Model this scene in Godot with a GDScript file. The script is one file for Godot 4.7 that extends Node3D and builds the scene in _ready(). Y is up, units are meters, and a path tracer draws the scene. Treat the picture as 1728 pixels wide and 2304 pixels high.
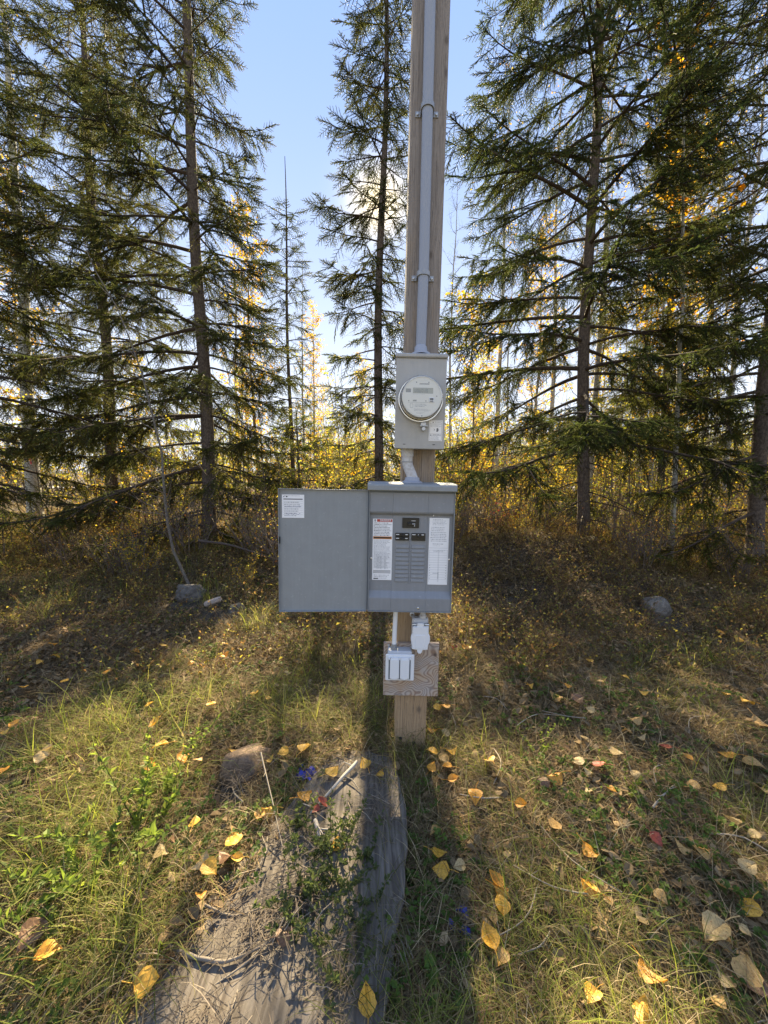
extends Node3D

# ---------- a bag of triangles that becomes one mesh ----------
class Soup:
	var v := PackedVector3Array()
	var n := PackedVector3Array()
	var c := PackedColorArray()
	var t := PackedVector2Array()

	func tri(a: Vector3, b: Vector3, d: Vector3, col := Color.WHITE, ua := Vector2.ZERO, ub := Vector2.ZERO, ud := Vector2.ZERO) -> void:
		var nn := (d - a).cross(b - a).normalized()
		v.append(a); v.append(b); v.append(d)
		n.append(nn); n.append(nn); n.append(nn)
		c.append(col); c.append(col); c.append(col)
		t.append(ua); t.append(ub); t.append(ud)

	func tri_n(a: Vector3, b: Vector3, d: Vector3, na: Vector3, nb: Vector3, nd: Vector3, col: Color, ua := Vector2.ZERO, ub := Vector2.ZERO, ud := Vector2.ZERO) -> void:
		if (d - a).cross(b - a).dot(na + nb + nd) < 0.0:
			v.append(a); v.append(d); v.append(b)
			n.append(na); n.append(nd); n.append(nb)
			t.append(ua); t.append(ud); t.append(ub)
		else:
			v.append(a); v.append(b); v.append(d)
			n.append(na); n.append(nb); n.append(nd)
			t.append(ua); t.append(ub); t.append(ud)
		c.append(col); c.append(col); c.append(col)

	# a triangle turned away from the point «inside»
	func out(a: Vector3, b: Vector3, d: Vector3, inside: Vector3, col := Color.WHITE, ua := Vector2.ZERO, ub := Vector2.ZERO, ud := Vector2.ZERO) -> void:
		if (d - a).cross(b - a).dot((a + b + d) / 3.0 - inside) < 0.0:
			tri(a, d, b, col, ua, ud, ub)
		else:
			tri(a, b, d, col, ua, ub, ud)

	func quad_out(a: Vector3, b: Vector3, d: Vector3, e: Vector3, inside: Vector3, col := Color.WHITE) -> void:
		out(a, b, d, inside, col)
		out(a, d, e, inside, col)

	# box with chamfered edges; its front and back carry UVs 0..1
	func box(centre: Vector3, size: Vector3, r := 0.001, turn := Basis(), col := Color.WHITE) -> void:
		var h := size * 0.5
		r = minf(r, minf(h.x, minf(h.y, h.z)) * 0.9)
		var p := func(sx: float, sy: float, sz: float, axis: int) -> Vector3:
			var q := Vector3(sx * (h.x - (0.0 if axis == 0 else r)), sy * (h.y - (0.0 if axis == 1 else r)), sz * (h.z - (0.0 if axis == 2 else r)))
			return centre + turn * q
		var uv := func(q: Vector3) -> Vector2:
			var l := turn.inverse() * (q - centre)
			return Vector2(l.x / size.x + 0.5, 0.5 - l.y / size.y)
		var put := func(a: Vector3, b: Vector3, d: Vector3) -> void:
			out(a, b, d, centre, col, uv.call(a), uv.call(b), uv.call(d))
		for s in [-1.0, 1.0]:
			var fx := [p.call(s, -1, -1, 0), p.call(s, 1, -1, 0), p.call(s, 1, 1, 0), p.call(s, -1, 1, 0)]
			var fy := [p.call(-1, s, -1, 1), p.call(1, s, -1, 1), p.call(1, s, 1, 1), p.call(-1, s, 1, 1)]
			var fz := [p.call(-1, -1, s, 2), p.call(1, -1, s, 2), p.call(1, 1, s, 2), p.call(-1, 1, s, 2)]
			for f in [fx, fy, fz]:
				put.call(f[0], f[1], f[2])
				put.call(f[0], f[2], f[3])
			for q in [-1.0, 1.0]:
				var ez := [p.call(s, q, -1, 0), p.call(s, q, 1, 0), p.call(s, q, 1, 1), p.call(s, q, -1, 1)]
				var ey := [p.call(s, -1, q, 0), p.call(s, 1, q, 0), p.call(s, 1, q, 2), p.call(s, -1, q, 2)]
				var ex := [p.call(-1, s, q, 1), p.call(1, s, q, 1), p.call(1, s, q, 2), p.call(-1, s, q, 2)]
				for f in [ex, ey, ez]:
					put.call(f[0], f[1], f[2])
					put.call(f[0], f[2], f[3])
				for w in [-1.0, 1.0]:
					put.call(p.call(s, q, w, 0), p.call(s, q, w, 1), p.call(s, q, w, 2))

	# round bar along points, with a radius at each
	func tube(pts: PackedVector3Array, radii: PackedFloat32Array, sides: int, col := Color.WHITE, caps := false, lumpy := 0.0) -> void:
		var m := pts.size()
		var last := PackedVector3Array()
		var last_n := PackedVector3Array()
		var dir := (pts[1] - pts[0]).normalized()
		var x := dir.cross(Vector3(0, 0, 1) if absf(dir.z) < 0.8 else Vector3(1, 0, 0)).normalized()
		var run := 0.0
		for i in m:
			dir = (pts[mini(i + 1, m - 1)] - pts[maxi(i - 1, 0)]).normalized()
			x = (x - dir * x.dot(dir)).normalized()
			var y := dir.cross(x)
			var ring := PackedVector3Array()
			var ring_n := PackedVector3Array()
			for k in sides:
				var a := TAU * k / sides
				var o := x * cos(a) + y * sin(a)
				var rr := radii[i]
				if lumpy > 0.0:
					rr *= 1.0 + lumpy * sin(k * 2.4 + i * 1.7) * cos(i * 0.9 + k * 1.3)
				ring.append(pts[i] + o * rr)
				ring_n.append(o)
			var was := run
			if i > 0:
				run += pts[i].distance_to(pts[i - 1])
				for k in sides:
					var k2 := (k + 1) % sides
					var u0 := float(k) / sides
					var u1 := float(k + 1) / sides
					tri_n(last[k], ring[k], ring[k2], last_n[k], ring_n[k], ring_n[k2], col, Vector2(u0, was), Vector2(u0, run), Vector2(u1, run))
					tri_n(last[k], ring[k2], last[k2], last_n[k], ring_n[k2], last_n[k2], col, Vector2(u0, was), Vector2(u1, run), Vector2(u1, was))
			if caps and (i == 0 or i == m - 1):
				var inside := pts[i] + (dir if i == 0 else -dir) * 0.1
				for k in sides:
					out(pts[i], ring[k], ring[(k + 1) % sides], inside, col)
			last = ring
			last_n = ring_n

	# profile of (radius, height) turned about an axis
	func lathe(profile: PackedVector2Array, sides: int, at: Vector3, axis: Vector3, col := Color.WHITE) -> void:
		var x := axis.cross(Vector3(0, 1, 0) if absf(axis.y) < 0.8 else Vector3(1, 0, 0)).normalized()
		var y := axis.cross(x).normalized()
		for i in profile.size() - 1:
			var p := profile[i]
			var q := profile[i + 1]
			var e := (q - p).normalized()
			for k in sides:
				var a := TAU * k / sides
				var b := TAU * (k + 1) / sides
				var oa := x * cos(a) + y * sin(a)
				var ob := x * cos(b) + y * sin(b)
				var na := oa * e.y - axis * e.x
				var nb := ob * e.y - axis * e.x
				var p0 := at + oa * p.x + axis * p.y
				var p1 := at + ob * p.x + axis * p.y
				var q0 := at + oa * q.x + axis * q.y
				var q1 := at + ob * q.x + axis * q.y
				if p.x > 1e-6:
					tri_n(p0, p1, q0, na, nb, na, col)
				if q.x > 1e-6:
					tri_n(p1, q1, q0, nb, nb, na, col)

	# flat outline (in x, y) given thickness from z0 to z1, with a narrow chamfer at the front
	func slab(outline: PackedVector2Array, z0: float, z1: float, r := 0.001) -> void:
		var mid := Vector2.ZERO
		for p in outline:
			mid += p / outline.size()
		var inside := Vector3(mid.x, mid.y, (z0 + z1) / 2)
		var m := outline.size()
		var low := Vector2(INF, INF)
		var high := -low
		for p in outline:
			low = low.min(p)
			high = high.max(p)
		var uv := func(p: Vector2) -> Vector2: return Vector2((p.x - low.x) / (high.x - low.x), (high.y - p.y) / (high.y - low.y))
		var inner := PackedVector2Array()
		for p in outline:
			inner.append(p + (mid - p).normalized() * r)
		var fill := Geometry2D.triangulate_polygon(inner)
		for i in range(0, fill.size(), 3):
			var f := [inner[fill[i]], inner[fill[i + 1]], inner[fill[i + 2]]]
			out(Vector3(f[0].x, f[0].y, z1), Vector3(f[1].x, f[1].y, z1), Vector3(f[2].x, f[2].y, z1), Vector3(f[0].x, f[0].y, z0), Color.WHITE, uv.call(f[0]), uv.call(f[1]), uv.call(f[2]))
			out(Vector3(f[0].x, f[0].y, z0), Vector3(f[1].x, f[1].y, z0), Vector3(f[2].x, f[2].y, z0), Vector3(f[0].x, f[0].y, z1))
		for i in m:
			var a := outline[i]
			var b := outline[(i + 1) % m]
			var ia := inner[i]
			var ib := inner[(i + 1) % m]
			quad_out(Vector3(a.x, a.y, z0), Vector3(b.x, b.y, z0), Vector3(b.x, b.y, z1 - r), Vector3(a.x, a.y, z1 - r), inside)
			quad_out(Vector3(a.x, a.y, z1 - r), Vector3(b.x, b.y, z1 - r), Vector3(ib.x, ib.y, z1), Vector3(ia.x, ia.y, z1), inside)

	func mesh(shift := Vector3.ZERO) -> ArrayMesh:
		var arrays := []
		arrays.resize(Mesh.ARRAY_MAX)
		if shift != Vector3.ZERO:
			for i in v.size():
				v[i] += shift
		arrays[Mesh.ARRAY_VERTEX] = v
		arrays[Mesh.ARRAY_NORMAL] = n
		arrays[Mesh.ARRAY_COLOR] = c
		arrays[Mesh.ARRAY_TEX_UV] = t
		var m := ArrayMesh.new()
		m.add_surface_from_arrays(Mesh.PRIMITIVE_TRIANGLES, arrays)
		return m


# ---------- many placed copies of one mesh ----------
class Scatter:
	var buf := PackedFloat32Array()
	var count := 0

	func add(b: Basis, o: Vector3, col: Color) -> void:
		buf.append_array(PackedFloat32Array([b.x.x, b.y.x, b.z.x, o.x, b.x.y, b.y.y, b.z.y, o.y, b.x.z, b.y.z, b.z.z, o.z, col.r, col.g, col.b, 1.0]))
		count += 1

	func node(called: String, m: Mesh, material: Material, base := Vector3.ZERO) -> MultiMeshInstance3D:
		for i in count:
			for k in 3:
				buf[i * 16 + k * 4 + 3] -= base[k]
		var mm := MultiMesh.new()
		mm.transform_format = MultiMesh.TRANSFORM_3D
		mm.use_colors = true
		mm.mesh = m
		mm.instance_count = count
		mm.buffer = buf
		var o := MultiMeshInstance3D.new()
		o.name = called
		o.multimesh = mm
		o.material_override = material
		o.set_meta("kind", "stuff")
		return o


# the sun stands straight ahead, 33 degrees up; the post leans a little to the right
const SUN := Vector3(-0.0138, 0.6966, -1.0787)
const EYE := Vector3(0, 1.28, 0)
var POST := Transform3D(Basis(Vector3(0, 0, 1), deg_to_rad(-1.17)), Vector3(0.1165, 0.0, -1.64))
var R := RandomNumberGenerator.new()
var M := {}
var B := Vector3.ZERO
var patch := FastNoiseLite.new()


func _ready() -> void:
	R.seed = 20241
	var cam := Camera3D.new()
	cam.name = "camera"
	cam.fov = 106.2
	cam.near = 0.05
	cam.far = 400.0
	cam.position = EYE
	cam.rotation_degrees = Vector3(-6.0, 0, 0)
	add_child(cam)
	cam.current = true

	var sky := ProceduralSkyMaterial.new()
	sky.sky_top_color = Color(0.225, 0.37, 0.73).linear_to_srgb()
	sky.sky_horizon_color = Color(0.90, 0.94, 0.98).linear_to_srgb()
	sky.sky_curve = 0.32
	sky.sky_energy_multiplier = 1.0
	sky.ground_bottom_color = Color(0.10, 0.09, 0.06).linear_to_srgb()
	sky.ground_horizon_color = Color(0.35, 0.36, 0.33).linear_to_srgb()
	sky.sun_angle_max = 30.0
	sky.sun_curve = 0.05
	var env := Environment.new()
	env.background_mode = Environment.BG_SKY
	env.sky = Sky.new()
	env.sky.sky_material = sky
	env.background_energy_multiplier = 0.37
	env.tonemap_mode = Environment.TONE_MAPPER_LINEAR
	env.tonemap_exposure = 4.2
	env.sdfgi_enabled = true
	env.ssao_enabled = true
	env.ssil_enabled = true
	var around := WorldEnvironment.new()
	around.name = "surroundings"
	around.environment = env
	add_child(around)

	var sun := DirectionalLight3D.new()
	sun.name = "sun"
	sun.light_energy = 1.6
	sun.light_color = Color(1.0, 0.92, 0.76)
	sun.light_angular_distance = 0.5
	sun.shadow_enabled = true
	add_child(sun)
	sun.look_at_from_position(SUN * 20.0, Vector3.ZERO)

	patch.seed = 11
	patch.frequency = 0.55
	make_materials()
	ground()
	forest()
	service_post()
	ground_cover()
	fallen_leaves()


# ---------- naming ----------
func tag(o: Node, label := "", category := "", group := "", kind := "") -> void:
	if label: o.set_meta("label", label)
	if category: o.set_meta("category", category)
	if group: o.set_meta("group", group)
	if kind: o.set_meta("kind", kind)


var taken := {}
func numbered(called: String) -> String:
	taken[called] = taken.get(called, -1) + 1
	return called if taken[called] == 0 else "%s_%03d" % [called, taken[called]]


# a thing's root at its base; B is taken off what part() builds
func thing(called: String, label: String, category: String, base: Vector3, group := "", on_post := false) -> Node3D:
	var o := Node3D.new()
	o.name = numbered(called)
	add_child(o)
	o.transform = POST * Transform3D(Basis(), base) if on_post else Transform3D(Basis(), base)
	tag(o, label, category, group)
	B = base
	return o


func part(called: String, s: Soup, m: Material, parent: Node) -> MeshInstance3D:
	var o := MeshInstance3D.new()
	o.name = called
	o.mesh = s.mesh(-B)
	o.material_override = m
	parent.add_child(o, true)
	return o


func single(called: String, m: Mesh, material: Material, label: String, category: String, at: Transform3D, group := "") -> MeshInstance3D:
	var o := MeshInstance3D.new()
	o.name = numbered(called)
	o.mesh = m
	o.material_override = material
	add_child(o)
	o.transform = at
	tag(o, label, category, group)
	return o


func copy_of(o: Node3D, at: Transform3D, label: String, group := "") -> Node3D:
	var stem := String(o.name).rstrip("0123456789").trim_suffix("_")
	var r: Node3D = o.duplicate()
	r.name = numbered(stem)
	add_child(r)
	r.transform = at
	tag(r, label, "", group)
	return r


# where one of n stands in its row, counted from the left
func nth(i: int, n: int) -> String:
	var words := ["", "second ", "third ", "fourth ", "fifth ", "sixth ", "seventh ", "eighth ", "ninth ", "tenth ", "eleventh ", "twelfth ", "thirteenth ", "fourteenth ", "fifteenth ", "sixteenth "]
	var left := i < (n + 1) / 2
	var k := i if left else n - 1 - i
	return ("leftmost" if left else "rightmost") if k == 0 else words[mini(k, 15)] + ("from the left" if left else "from the right")


func across(list: Array) -> Array:
	list.sort_custom(func(a, b): return a.x / -a.z < b.x / -b.z)
	return list


func rf(a: float, b: float) -> float:
	return R.randf_range(a, b)


# ---------- the lie of the land ----------
func land(x: float, z: float) -> float:
	var y := 0.52 * exp(-pow((x - 1.75) / 1.25, 2) - pow((z + 4.75) / 0.85, 2))
	y += 0.22 * exp(-pow((x + 2.0) / 1.6, 2) - pow((z + 5.0) / 0.9, 2))
	var d := clampf(-z / 5.0, 0.0, 1.0)
	y += 0.05 * d * sin(x * 1.7 + 0.6) * sin(z * 1.9)
	y += 0.012 * sin(x * 5.1 + z * 2.3) + 0.01 * sin(z * 6.7 - x * 3.1)
	return y


func on_land(x: float, z: float, up := 0.0) -> Vector3:
	return Vector3(x, land(x, z) + up, z)


# ---------- materials ----------
func mat(called: String, c: Color, rough := 0.8, metal := 0.0) -> StandardMaterial3D:
	var m := StandardMaterial3D.new()
	m.resource_name = called
	m.albedo_color = c.linear_to_srgb()
	m.roughness = rough
	m.metallic = metal
	M[called] = m
	return m


func leafy(called: String, through: float, rough := 0.6) -> StandardMaterial3D:
	var m := mat(called, Color.WHITE, rough)
	m.vertex_color_use_as_albedo = true
	m.cull_mode = BaseMaterial3D.CULL_DISABLED
	m.metallic_specular = 0.3
	if through > 0.0:
		m.backlight_enabled = true
		m.backlight = Color(through, through, through * 0.8)
	return m


# an image made pixel by pixel from a function of (u, v) that returns a linear colour
func painted(w: int, h: int, f: Callable) -> ImageTexture:
	var im := Image.create(w, h, false, Image.FORMAT_RGB8)
	for y in h:
		for x in w:
			var c: Color = f.call((x + 0.5) / w, (y + 0.5) / h)
			im.set_pixel(x, y, c.linear_to_srgb())
	return ImageTexture.create_from_image(im)


func noise(s: int, freq: float, octaves := 4) -> FastNoiseLite:
	var n := FastNoiseLite.new()
	n.seed = s
	n.frequency = freq
	n.fractal_octaves = octaves
	return n


func solid(m: StandardMaterial3D, tex: Texture2D, scale: Vector3, offset := Vector3.ZERO) -> void:
	m.albedo_texture = tex
	m.uv1_triplanar = true
	m.uv1_scale = scale
	m.uv1_offset = offset
	m.uv1_triplanar_sharpness = 8.0


func relief(m: StandardMaterial3D, tex: Texture2D, depth: float) -> void:
	m.heightmap_enabled = true
	m.heightmap_texture = tex
	m.heightmap_scale = depth


func make_materials() -> void:
	var n1 := noise(1, 1.0)
	var n2 := noise(2, 1.0)
	# sawn post: long grain, growth bands, a few knots, greyer towards the top
	var knots := [Vector2(0.78, 0.09), Vector2(0.80, 0.125), Vector2(0.83, 0.245), Vector2(0.62, 0.33), Vector2(0.67, 0.935), Vector2(0.35, 0.60)]
	var post_at := func(u: float, v: float) -> Color:
		var bend := 0.0
		var dark := 0.0
		for k in knots:
			var d := Vector2((u - k.x) * 0.22, (v - k.y) * 3.2 * 0.55)
			var l := d.length()
			bend += signf(d.x) * 0.10 * exp(-l * 38.0)
			dark += exp(-pow(l / 0.0085, 2))
		var g := n1.get_noise_2d((u + bend) * 60.0, v * 9.0)
		var fine := n2.get_noise_2d((u + bend) * 190.0, v * 24.0)
		var broad := n2.get_noise_2d(u * 6.0 + 40.0, v * 12.0)
		var s := 0.5 + 0.55 * g + 0.4 * fine
		var new_wood := Color(0.43, 0.31, 0.18).lerp(Color(0.25, 0.165, 0.09), clampf(s, 0, 1))
		var old := Color(0.35, 0.305, 0.265).lerp(Color(0.175, 0.145, 0.12), clampf(s, 0, 1))
		var grey := clampf((0.80 - v) * 2.4 + broad * 0.5 + (u - 0.5) * 0.5, 0.0, 1.0)
		var check := clampf((n2.get_noise_2d(u * 75.0 + 2.0 * n1.get_noise_2d(u * 2.0, v * 4.0), v * 5.0 + 3.0) - 0.33) * 7.0, 0, 0.7)
		return new_wood.lerp(old, grey).lerp(Color(0.09, 0.07, 0.055), check).lerp(Color(0.10, 0.075, 0.055), clampf(dark, 0, 0.75))
	solid(mat("post wood", Color.WHITE, 0.85), painted(192, 1024, post_at), Vector3(1.0 / 0.22, 1.0 / 3.2, 1.0 / 0.22), Vector3(0.5, 0.0, 0.5))
	# weathered plywood: wandering bands of early and late wood
	var n3 := noise(3, 1.0, 1)
	var ply := func(u: float, v: float, grey: float) -> Color:
		var w := Vector2(u, v)
		var hill := n3.get_noise_2d(w.x * 1.9, w.y * 2.6 + 7.0) * 0.9 + n3.get_noise_2d(w.x * 5.2 + 9.0, w.y * 5.5) * 0.20 + w.y * 0.75
		var ring := sin(hill * 34.0)
		var late := pow(clampf(ring * 0.5 + 0.5, 0, 1), 1.7)
		var fine := n2.get_noise_2d(u * 160.0, v * 12.0)
		var warm := clampf(0.55 + n1.get_noise_2d(u * 4.0 + 30.0, v * 4.0) * 1.3, 0, 1)
		var early := Color(0.45, 0.40, 0.355).lerp(Color(0.46, 0.36, 0.26), warm * (1.0 - grey))
		var dark := Color(0.24, 0.20, 0.18).lerp(Color(0.26, 0.15, 0.085), warm * (1.0 - grey))
		var c := early.lerp(dark, late * 0.95) * (1.0 + 0.16 * fine)
		return c
	mat("board plywood", Color.WHITE, 0.85).albedo_texture = painted(256, 256, func(u, v): return ply.call(u * 0.8, v * 0.8, 0.2).lerp(Color(0.07, 0.05, 0.045), clampf(exp(-pow(Vector2(u - 0.93, v - 0.21).length() / 0.035, 2)), 0, 0.8)))
	var old_ply := func(u: float, v: float) -> Color:
		var grain := n1.get_noise_2d(u * 46.0 + 0.9 * n3.get_noise_2d(u * 2.0, v * 1.5), v * 3.0)
		var crack := clampf((n2.get_noise_2d(u * 60.0 + 1.0 * n3.get_noise_2d(u * 2.0, v * 1.5), v * 2.0) - 0.30) * 5.0, 0, 1)
		var c: Color = Color(0.20, 0.17, 0.135).lerp(Color(0.085, 0.068, 0.052), clampf(0.5 + grain * 1.6, 0, 1)).lerp(Color(0.05, 0.04, 0.03), crack * 0.8)
		var stain := clampf(0.5 + n1.get_noise_2d(u * 5.0 + 60.0, v * 5.0) * 1.6, 0, 1)
		return c.lerp(Color(0.11, 0.09, 0.065), 0.1 + stain * 0.5)
	solid(mat("ground plywood", Color.WHITE, 0.9), painted(384, 384, old_ply), Vector3(1.4, 1.4, 1.4))
	# painted steel: faint mottling, scuffs
	var steel := func(base: Color, s: float) -> Callable:
		return func(u: float, v: float) -> Color:
			var k := 1.0 + 0.07 * n1.get_noise_2d(u * 7.0 + s, v * 7.0) + 0.04 * n2.get_noise_2d(u * 90.0, v * 90.0) + 0.05 * n2.get_noise_2d(u * 34.0 + s, v * 1.6)
			var scuff := clampf((n2.get_noise_2d(u * 22.0 + s, v * 26.0) - 0.50) * 4.0, 0, 0.16)
			return (base * k).lerp(Color(0.52, 0.54, 0.55), scuff)
	solid(mat("panel steel", Color.WHITE, 0.55), painted(256, 256, steel.call(Color(0.255, 0.27, 0.275), 3.0)), Vector3(1.9, 1.9, 1.9))
	solid(mat("cover steel", Color.WHITE, 0.55), painted(256, 256, steel.call(Color(0.235, 0.245, 0.257), 13.0)), Vector3(1.7, 1.7, 1.7))
	solid(mat("meter steel", Color.WHITE, 0.45), painted(192, 192, steel.call(Color(0.385, 0.375, 0.35), 23.0)), Vector3(2.1, 2.1, 2.1))
	mat("panel edge", Color(0.12, 0.14, 0.16), 0.5)
	mat("dark gap", Color(0.012, 0.012, 0.013), 0.8)
	mat("breaker plastic", Color(0.012, 0.012, 0.013), 0.32)
	mat("white mark", Color(0.65, 0.66, 0.66), 0.6)
	mat("bright screw", Color(0.72, 0.72, 0.70), 0.25, 1.0)
	mat("galvanised", Color(0.50, 0.51, 0.52), 0.42, 0.7)
	mat("dull zinc", Color(0.34, 0.345, 0.35), 0.5, 0.5)
	mat("meter ring", Color(0.66, 0.63, 0.57), 0.22, 1.0)
	mat("box white", Color(0.74, 0.76, 0.78), 0.5)
	mat("box shade", Color(0.50, 0.52, 0.55), 0.5)
	var print_at := func(u: float, v: float) -> Color:
		var k := 1.0 + 0.05 * n1.get_noise_2d(u * 30.0, v * 60.0)
		var c := Color(0.295, 0.315, 0.36) * k
		var line := absf(u - 0.30) < 0.018 and fmod(v * 40.0, 1.0) < 0.62 and n2.get_noise_1d(floorf(v * 40.0) * 13.7) > -0.12 and fmod(v, 0.5) > 0.2
		return c * (0.55 if line else 1.0)
	mat("grey conduit", Color.WHITE, 0.5).albedo_texture = painted(48, 512, print_at)
	M["grey conduit"].uv1_scale = Vector3(1, 1, 1)
	mat("conduit fitting", Color(0.33, 0.35, 0.40), 0.5)
	solid(mat("weathered fitting", Color.WHITE, 0.55), painted(96, 96, func(u, v): return Color(0.56, 0.56, 0.57).lerp(Color(0.40, 0.38, 0.36), clampf(0.3 + n1.get_noise_2d(u * 9.0, v * 9.0) * 1.2, 0, 1))), Vector3(6, 6, 6))
	var glass := mat("meter glass", Color(0.9, 0.95, 0.95), 0.03)
	glass.transparency = BaseMaterial3D.TRANSPARENCY_ALPHA
	glass.albedo_color.a = 0.10
	# bark
	var spruce_bark := func(u: float, v: float) -> Color:
		var a := n1.get_noise_2d(u * 22.0, v * 12.0)
		var b := n2.get_noise_2d(u * 60.0, v * 34.0)
		return Color(0.07, 0.052, 0.04).lerp(Color(0.19, 0.15, 0.115), clampf(0.42 + a * 0.8 + b * 0.6, 0, 1))
	var bark_tex := painted(192, 192, spruce_bark)
	solid(mat("spruce bark", Color.WHITE, 0.95), bark_tex, Vector3(1.6, 1.6, 1.6))
	relief(M["spruce bark"], bark_tex, 1.6)
	solid(mat("dead twig", Color(0.55, 0.5, 0.45), 0.95), bark_tex, Vector3(3, 3, 3))
	var aspen_bark := func(u: float, v: float) -> Color:
		var a := n1.get_noise_2d(u * 5.0, v * 12.0)
		var scar := clampf((n2.get_noise_2d(u * 9.0, v * 42.0) - 0.28) * 5.0, 0, 1)
		return Color(0.46, 0.44, 0.37).lerp(Color(0.33, 0.32, 0.26), clampf(0.5 + a, 0, 1)).lerp(Color(0.06, 0.055, 0.05), scar)
	solid(mat("aspen bark", Color.WHITE, 0.85), painted(192, 192, aspen_bark), Vector3(1.2, 0.8, 1.2))
	mat("shrub stem", Color(0.15, 0.115, 0.085), 0.9)
	solid(mat("grey sapling bark", Color.WHITE, 0.85), painted(128, 128, func(u, v): return Color(0.16, 0.14, 0.11).lerp(Color(0.075, 0.062, 0.05), clampf(0.4 + n1.get_noise_2d(u * 12.0, v * 26.0) * 1.6, 0, 1))), Vector3(4, 2, 4))
	# stone
	var stone := func(u: float, v: float) -> Color:
		var a := n1.get_noise_2d(u * 6.0, v * 6.0)
		var b := n2.get_noise_2d(u * 34.0, v * 34.0)
		return Color(0.11, 0.098, 0.085).lerp(Color(0.27, 0.245, 0.21), clampf(0.45 + a * 0.9 + b * 0.7, 0, 1))
	var stone_tex := painted(192, 192, stone)
	for k in [["grey stone", Color(0.85, 0.84, 0.82)], ["pale stone", Color(1.0, 0.97, 0.92)], ["pinkish stone", Color(1.05, 0.88, 0.76)]]:
		var c: Color = k[1]
		solid(mat(k[0], c, 0.9), stone_tex, Vector3(3, 3, 3))
		M[k[0]].albedo_color = Color(minf(c.r, 1.0), minf(c.g, 1.0), minf(c.b, 1.0))
		relief(M[k[0]], stone_tex, 1.2)
	# soil with needles and crumbs
	var soil := func(u: float, v: float) -> Color:
		var a := n1.get_noise_2d(u * 8.0, v * 8.0)
		var b := n2.get_noise_2d(u * 60.0, v * 60.0)
		var s := n2.get_noise_2d(u * 150.0 + 50.0, v * 40.0)
		return Color(0.035, 0.027, 0.018).lerp(Color(0.12, 0.09, 0.055), clampf(0.4 + a * 0.7 + b * 0.6 + s * 0.3, 0, 1))
	var soil_tex := painted(512, 512, soil)
	solid(mat("soil", Color.WHITE, 1.0), soil_tex, Vector3(0.7, 0.7, 0.7))
	M["soil"].uv1_world_triplanar = true
	relief(M["soil"], soil_tex, 2.5)
	solid(mat("dry lawn", Color.WHITE, 1.0), painted(128, 128, func(u, v): return Color(0.30, 0.25, 0.13).lerp(Color(0.19, 0.18, 0.08), clampf(0.5 + n1.get_noise_2d(u * 9.0, v * 9.0) + n2.get_noise_2d(u * 60.0, v * 60.0) * 0.6, 0, 1))), Vector3(0.5, 0.5, 0.5))
	mat("gravel road", Color(0.36, 0.34, 0.31), 0.95)
	# living and dead leaves
	leafy("needles", 1.15, 0.45)
	leafy("shrub leaf", 1.1, 0.6)
	leafy("grass blade", 1.1, 0.6)
	leafy("straw", 0.9, 0.7)
	leafy("litter", 0.45, 0.8)
	leafy("weed leaf", 1.1, 0.5)
	leafy("stick wood", 0.0, 0.9)
	var vein := func(u: float, v: float) -> Color:
		var side := absf(u - 0.5)
		var c := 1.0 - 0.30 * exp(-pow(side / 0.018, 2))
		c -= 0.16 * exp(-pow((fmod(v * 5.0 + side * 3.2, 1.0) - 0.5) / 0.09, 2))
		c += 0.22 * n1.get_noise_2d(u * 5.0, v * 5.0)
		var spot := clampf((n2.get_noise_2d(u * 13.0, v * 13.0) - 0.34) * 5.0, 0, 0.75)
		return (Color(0.9, 0.9, 0.9) * c).lerp(Color(0.35, 0.2, 0.1), spot)
	var vein_tex := painted(96, 96, vein)
	for k in [["yellow leaf", Color(0.78, 0.43, 0.05)], ["orange leaf", Color(0.76, 0.35, 0.035)], ["pale leaf", Color(0.56, 0.40, 0.17)], ["tan leaf", Color(0.58, 0.35, 0.11)], ["brown leaf", Color(0.24, 0.13, 0.065)], ["red leaf", Color(0.40, 0.08, 0.04)]]:
		var m := mat(k[0], k[1], 0.55)
		m.albedo_texture = vein_tex
		m.cull_mode = BaseMaterial3D.CULL_DISABLED
		m.backlight_enabled = true
		m.backlight = Color(0.7, 0.7, 0.7)
	mat("blue plastic", Color(0.03, 0.035, 0.30), 0.35)
	mat("pink ribbon", Color(0.75, 0.09, 0.12), 0.6)


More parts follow.
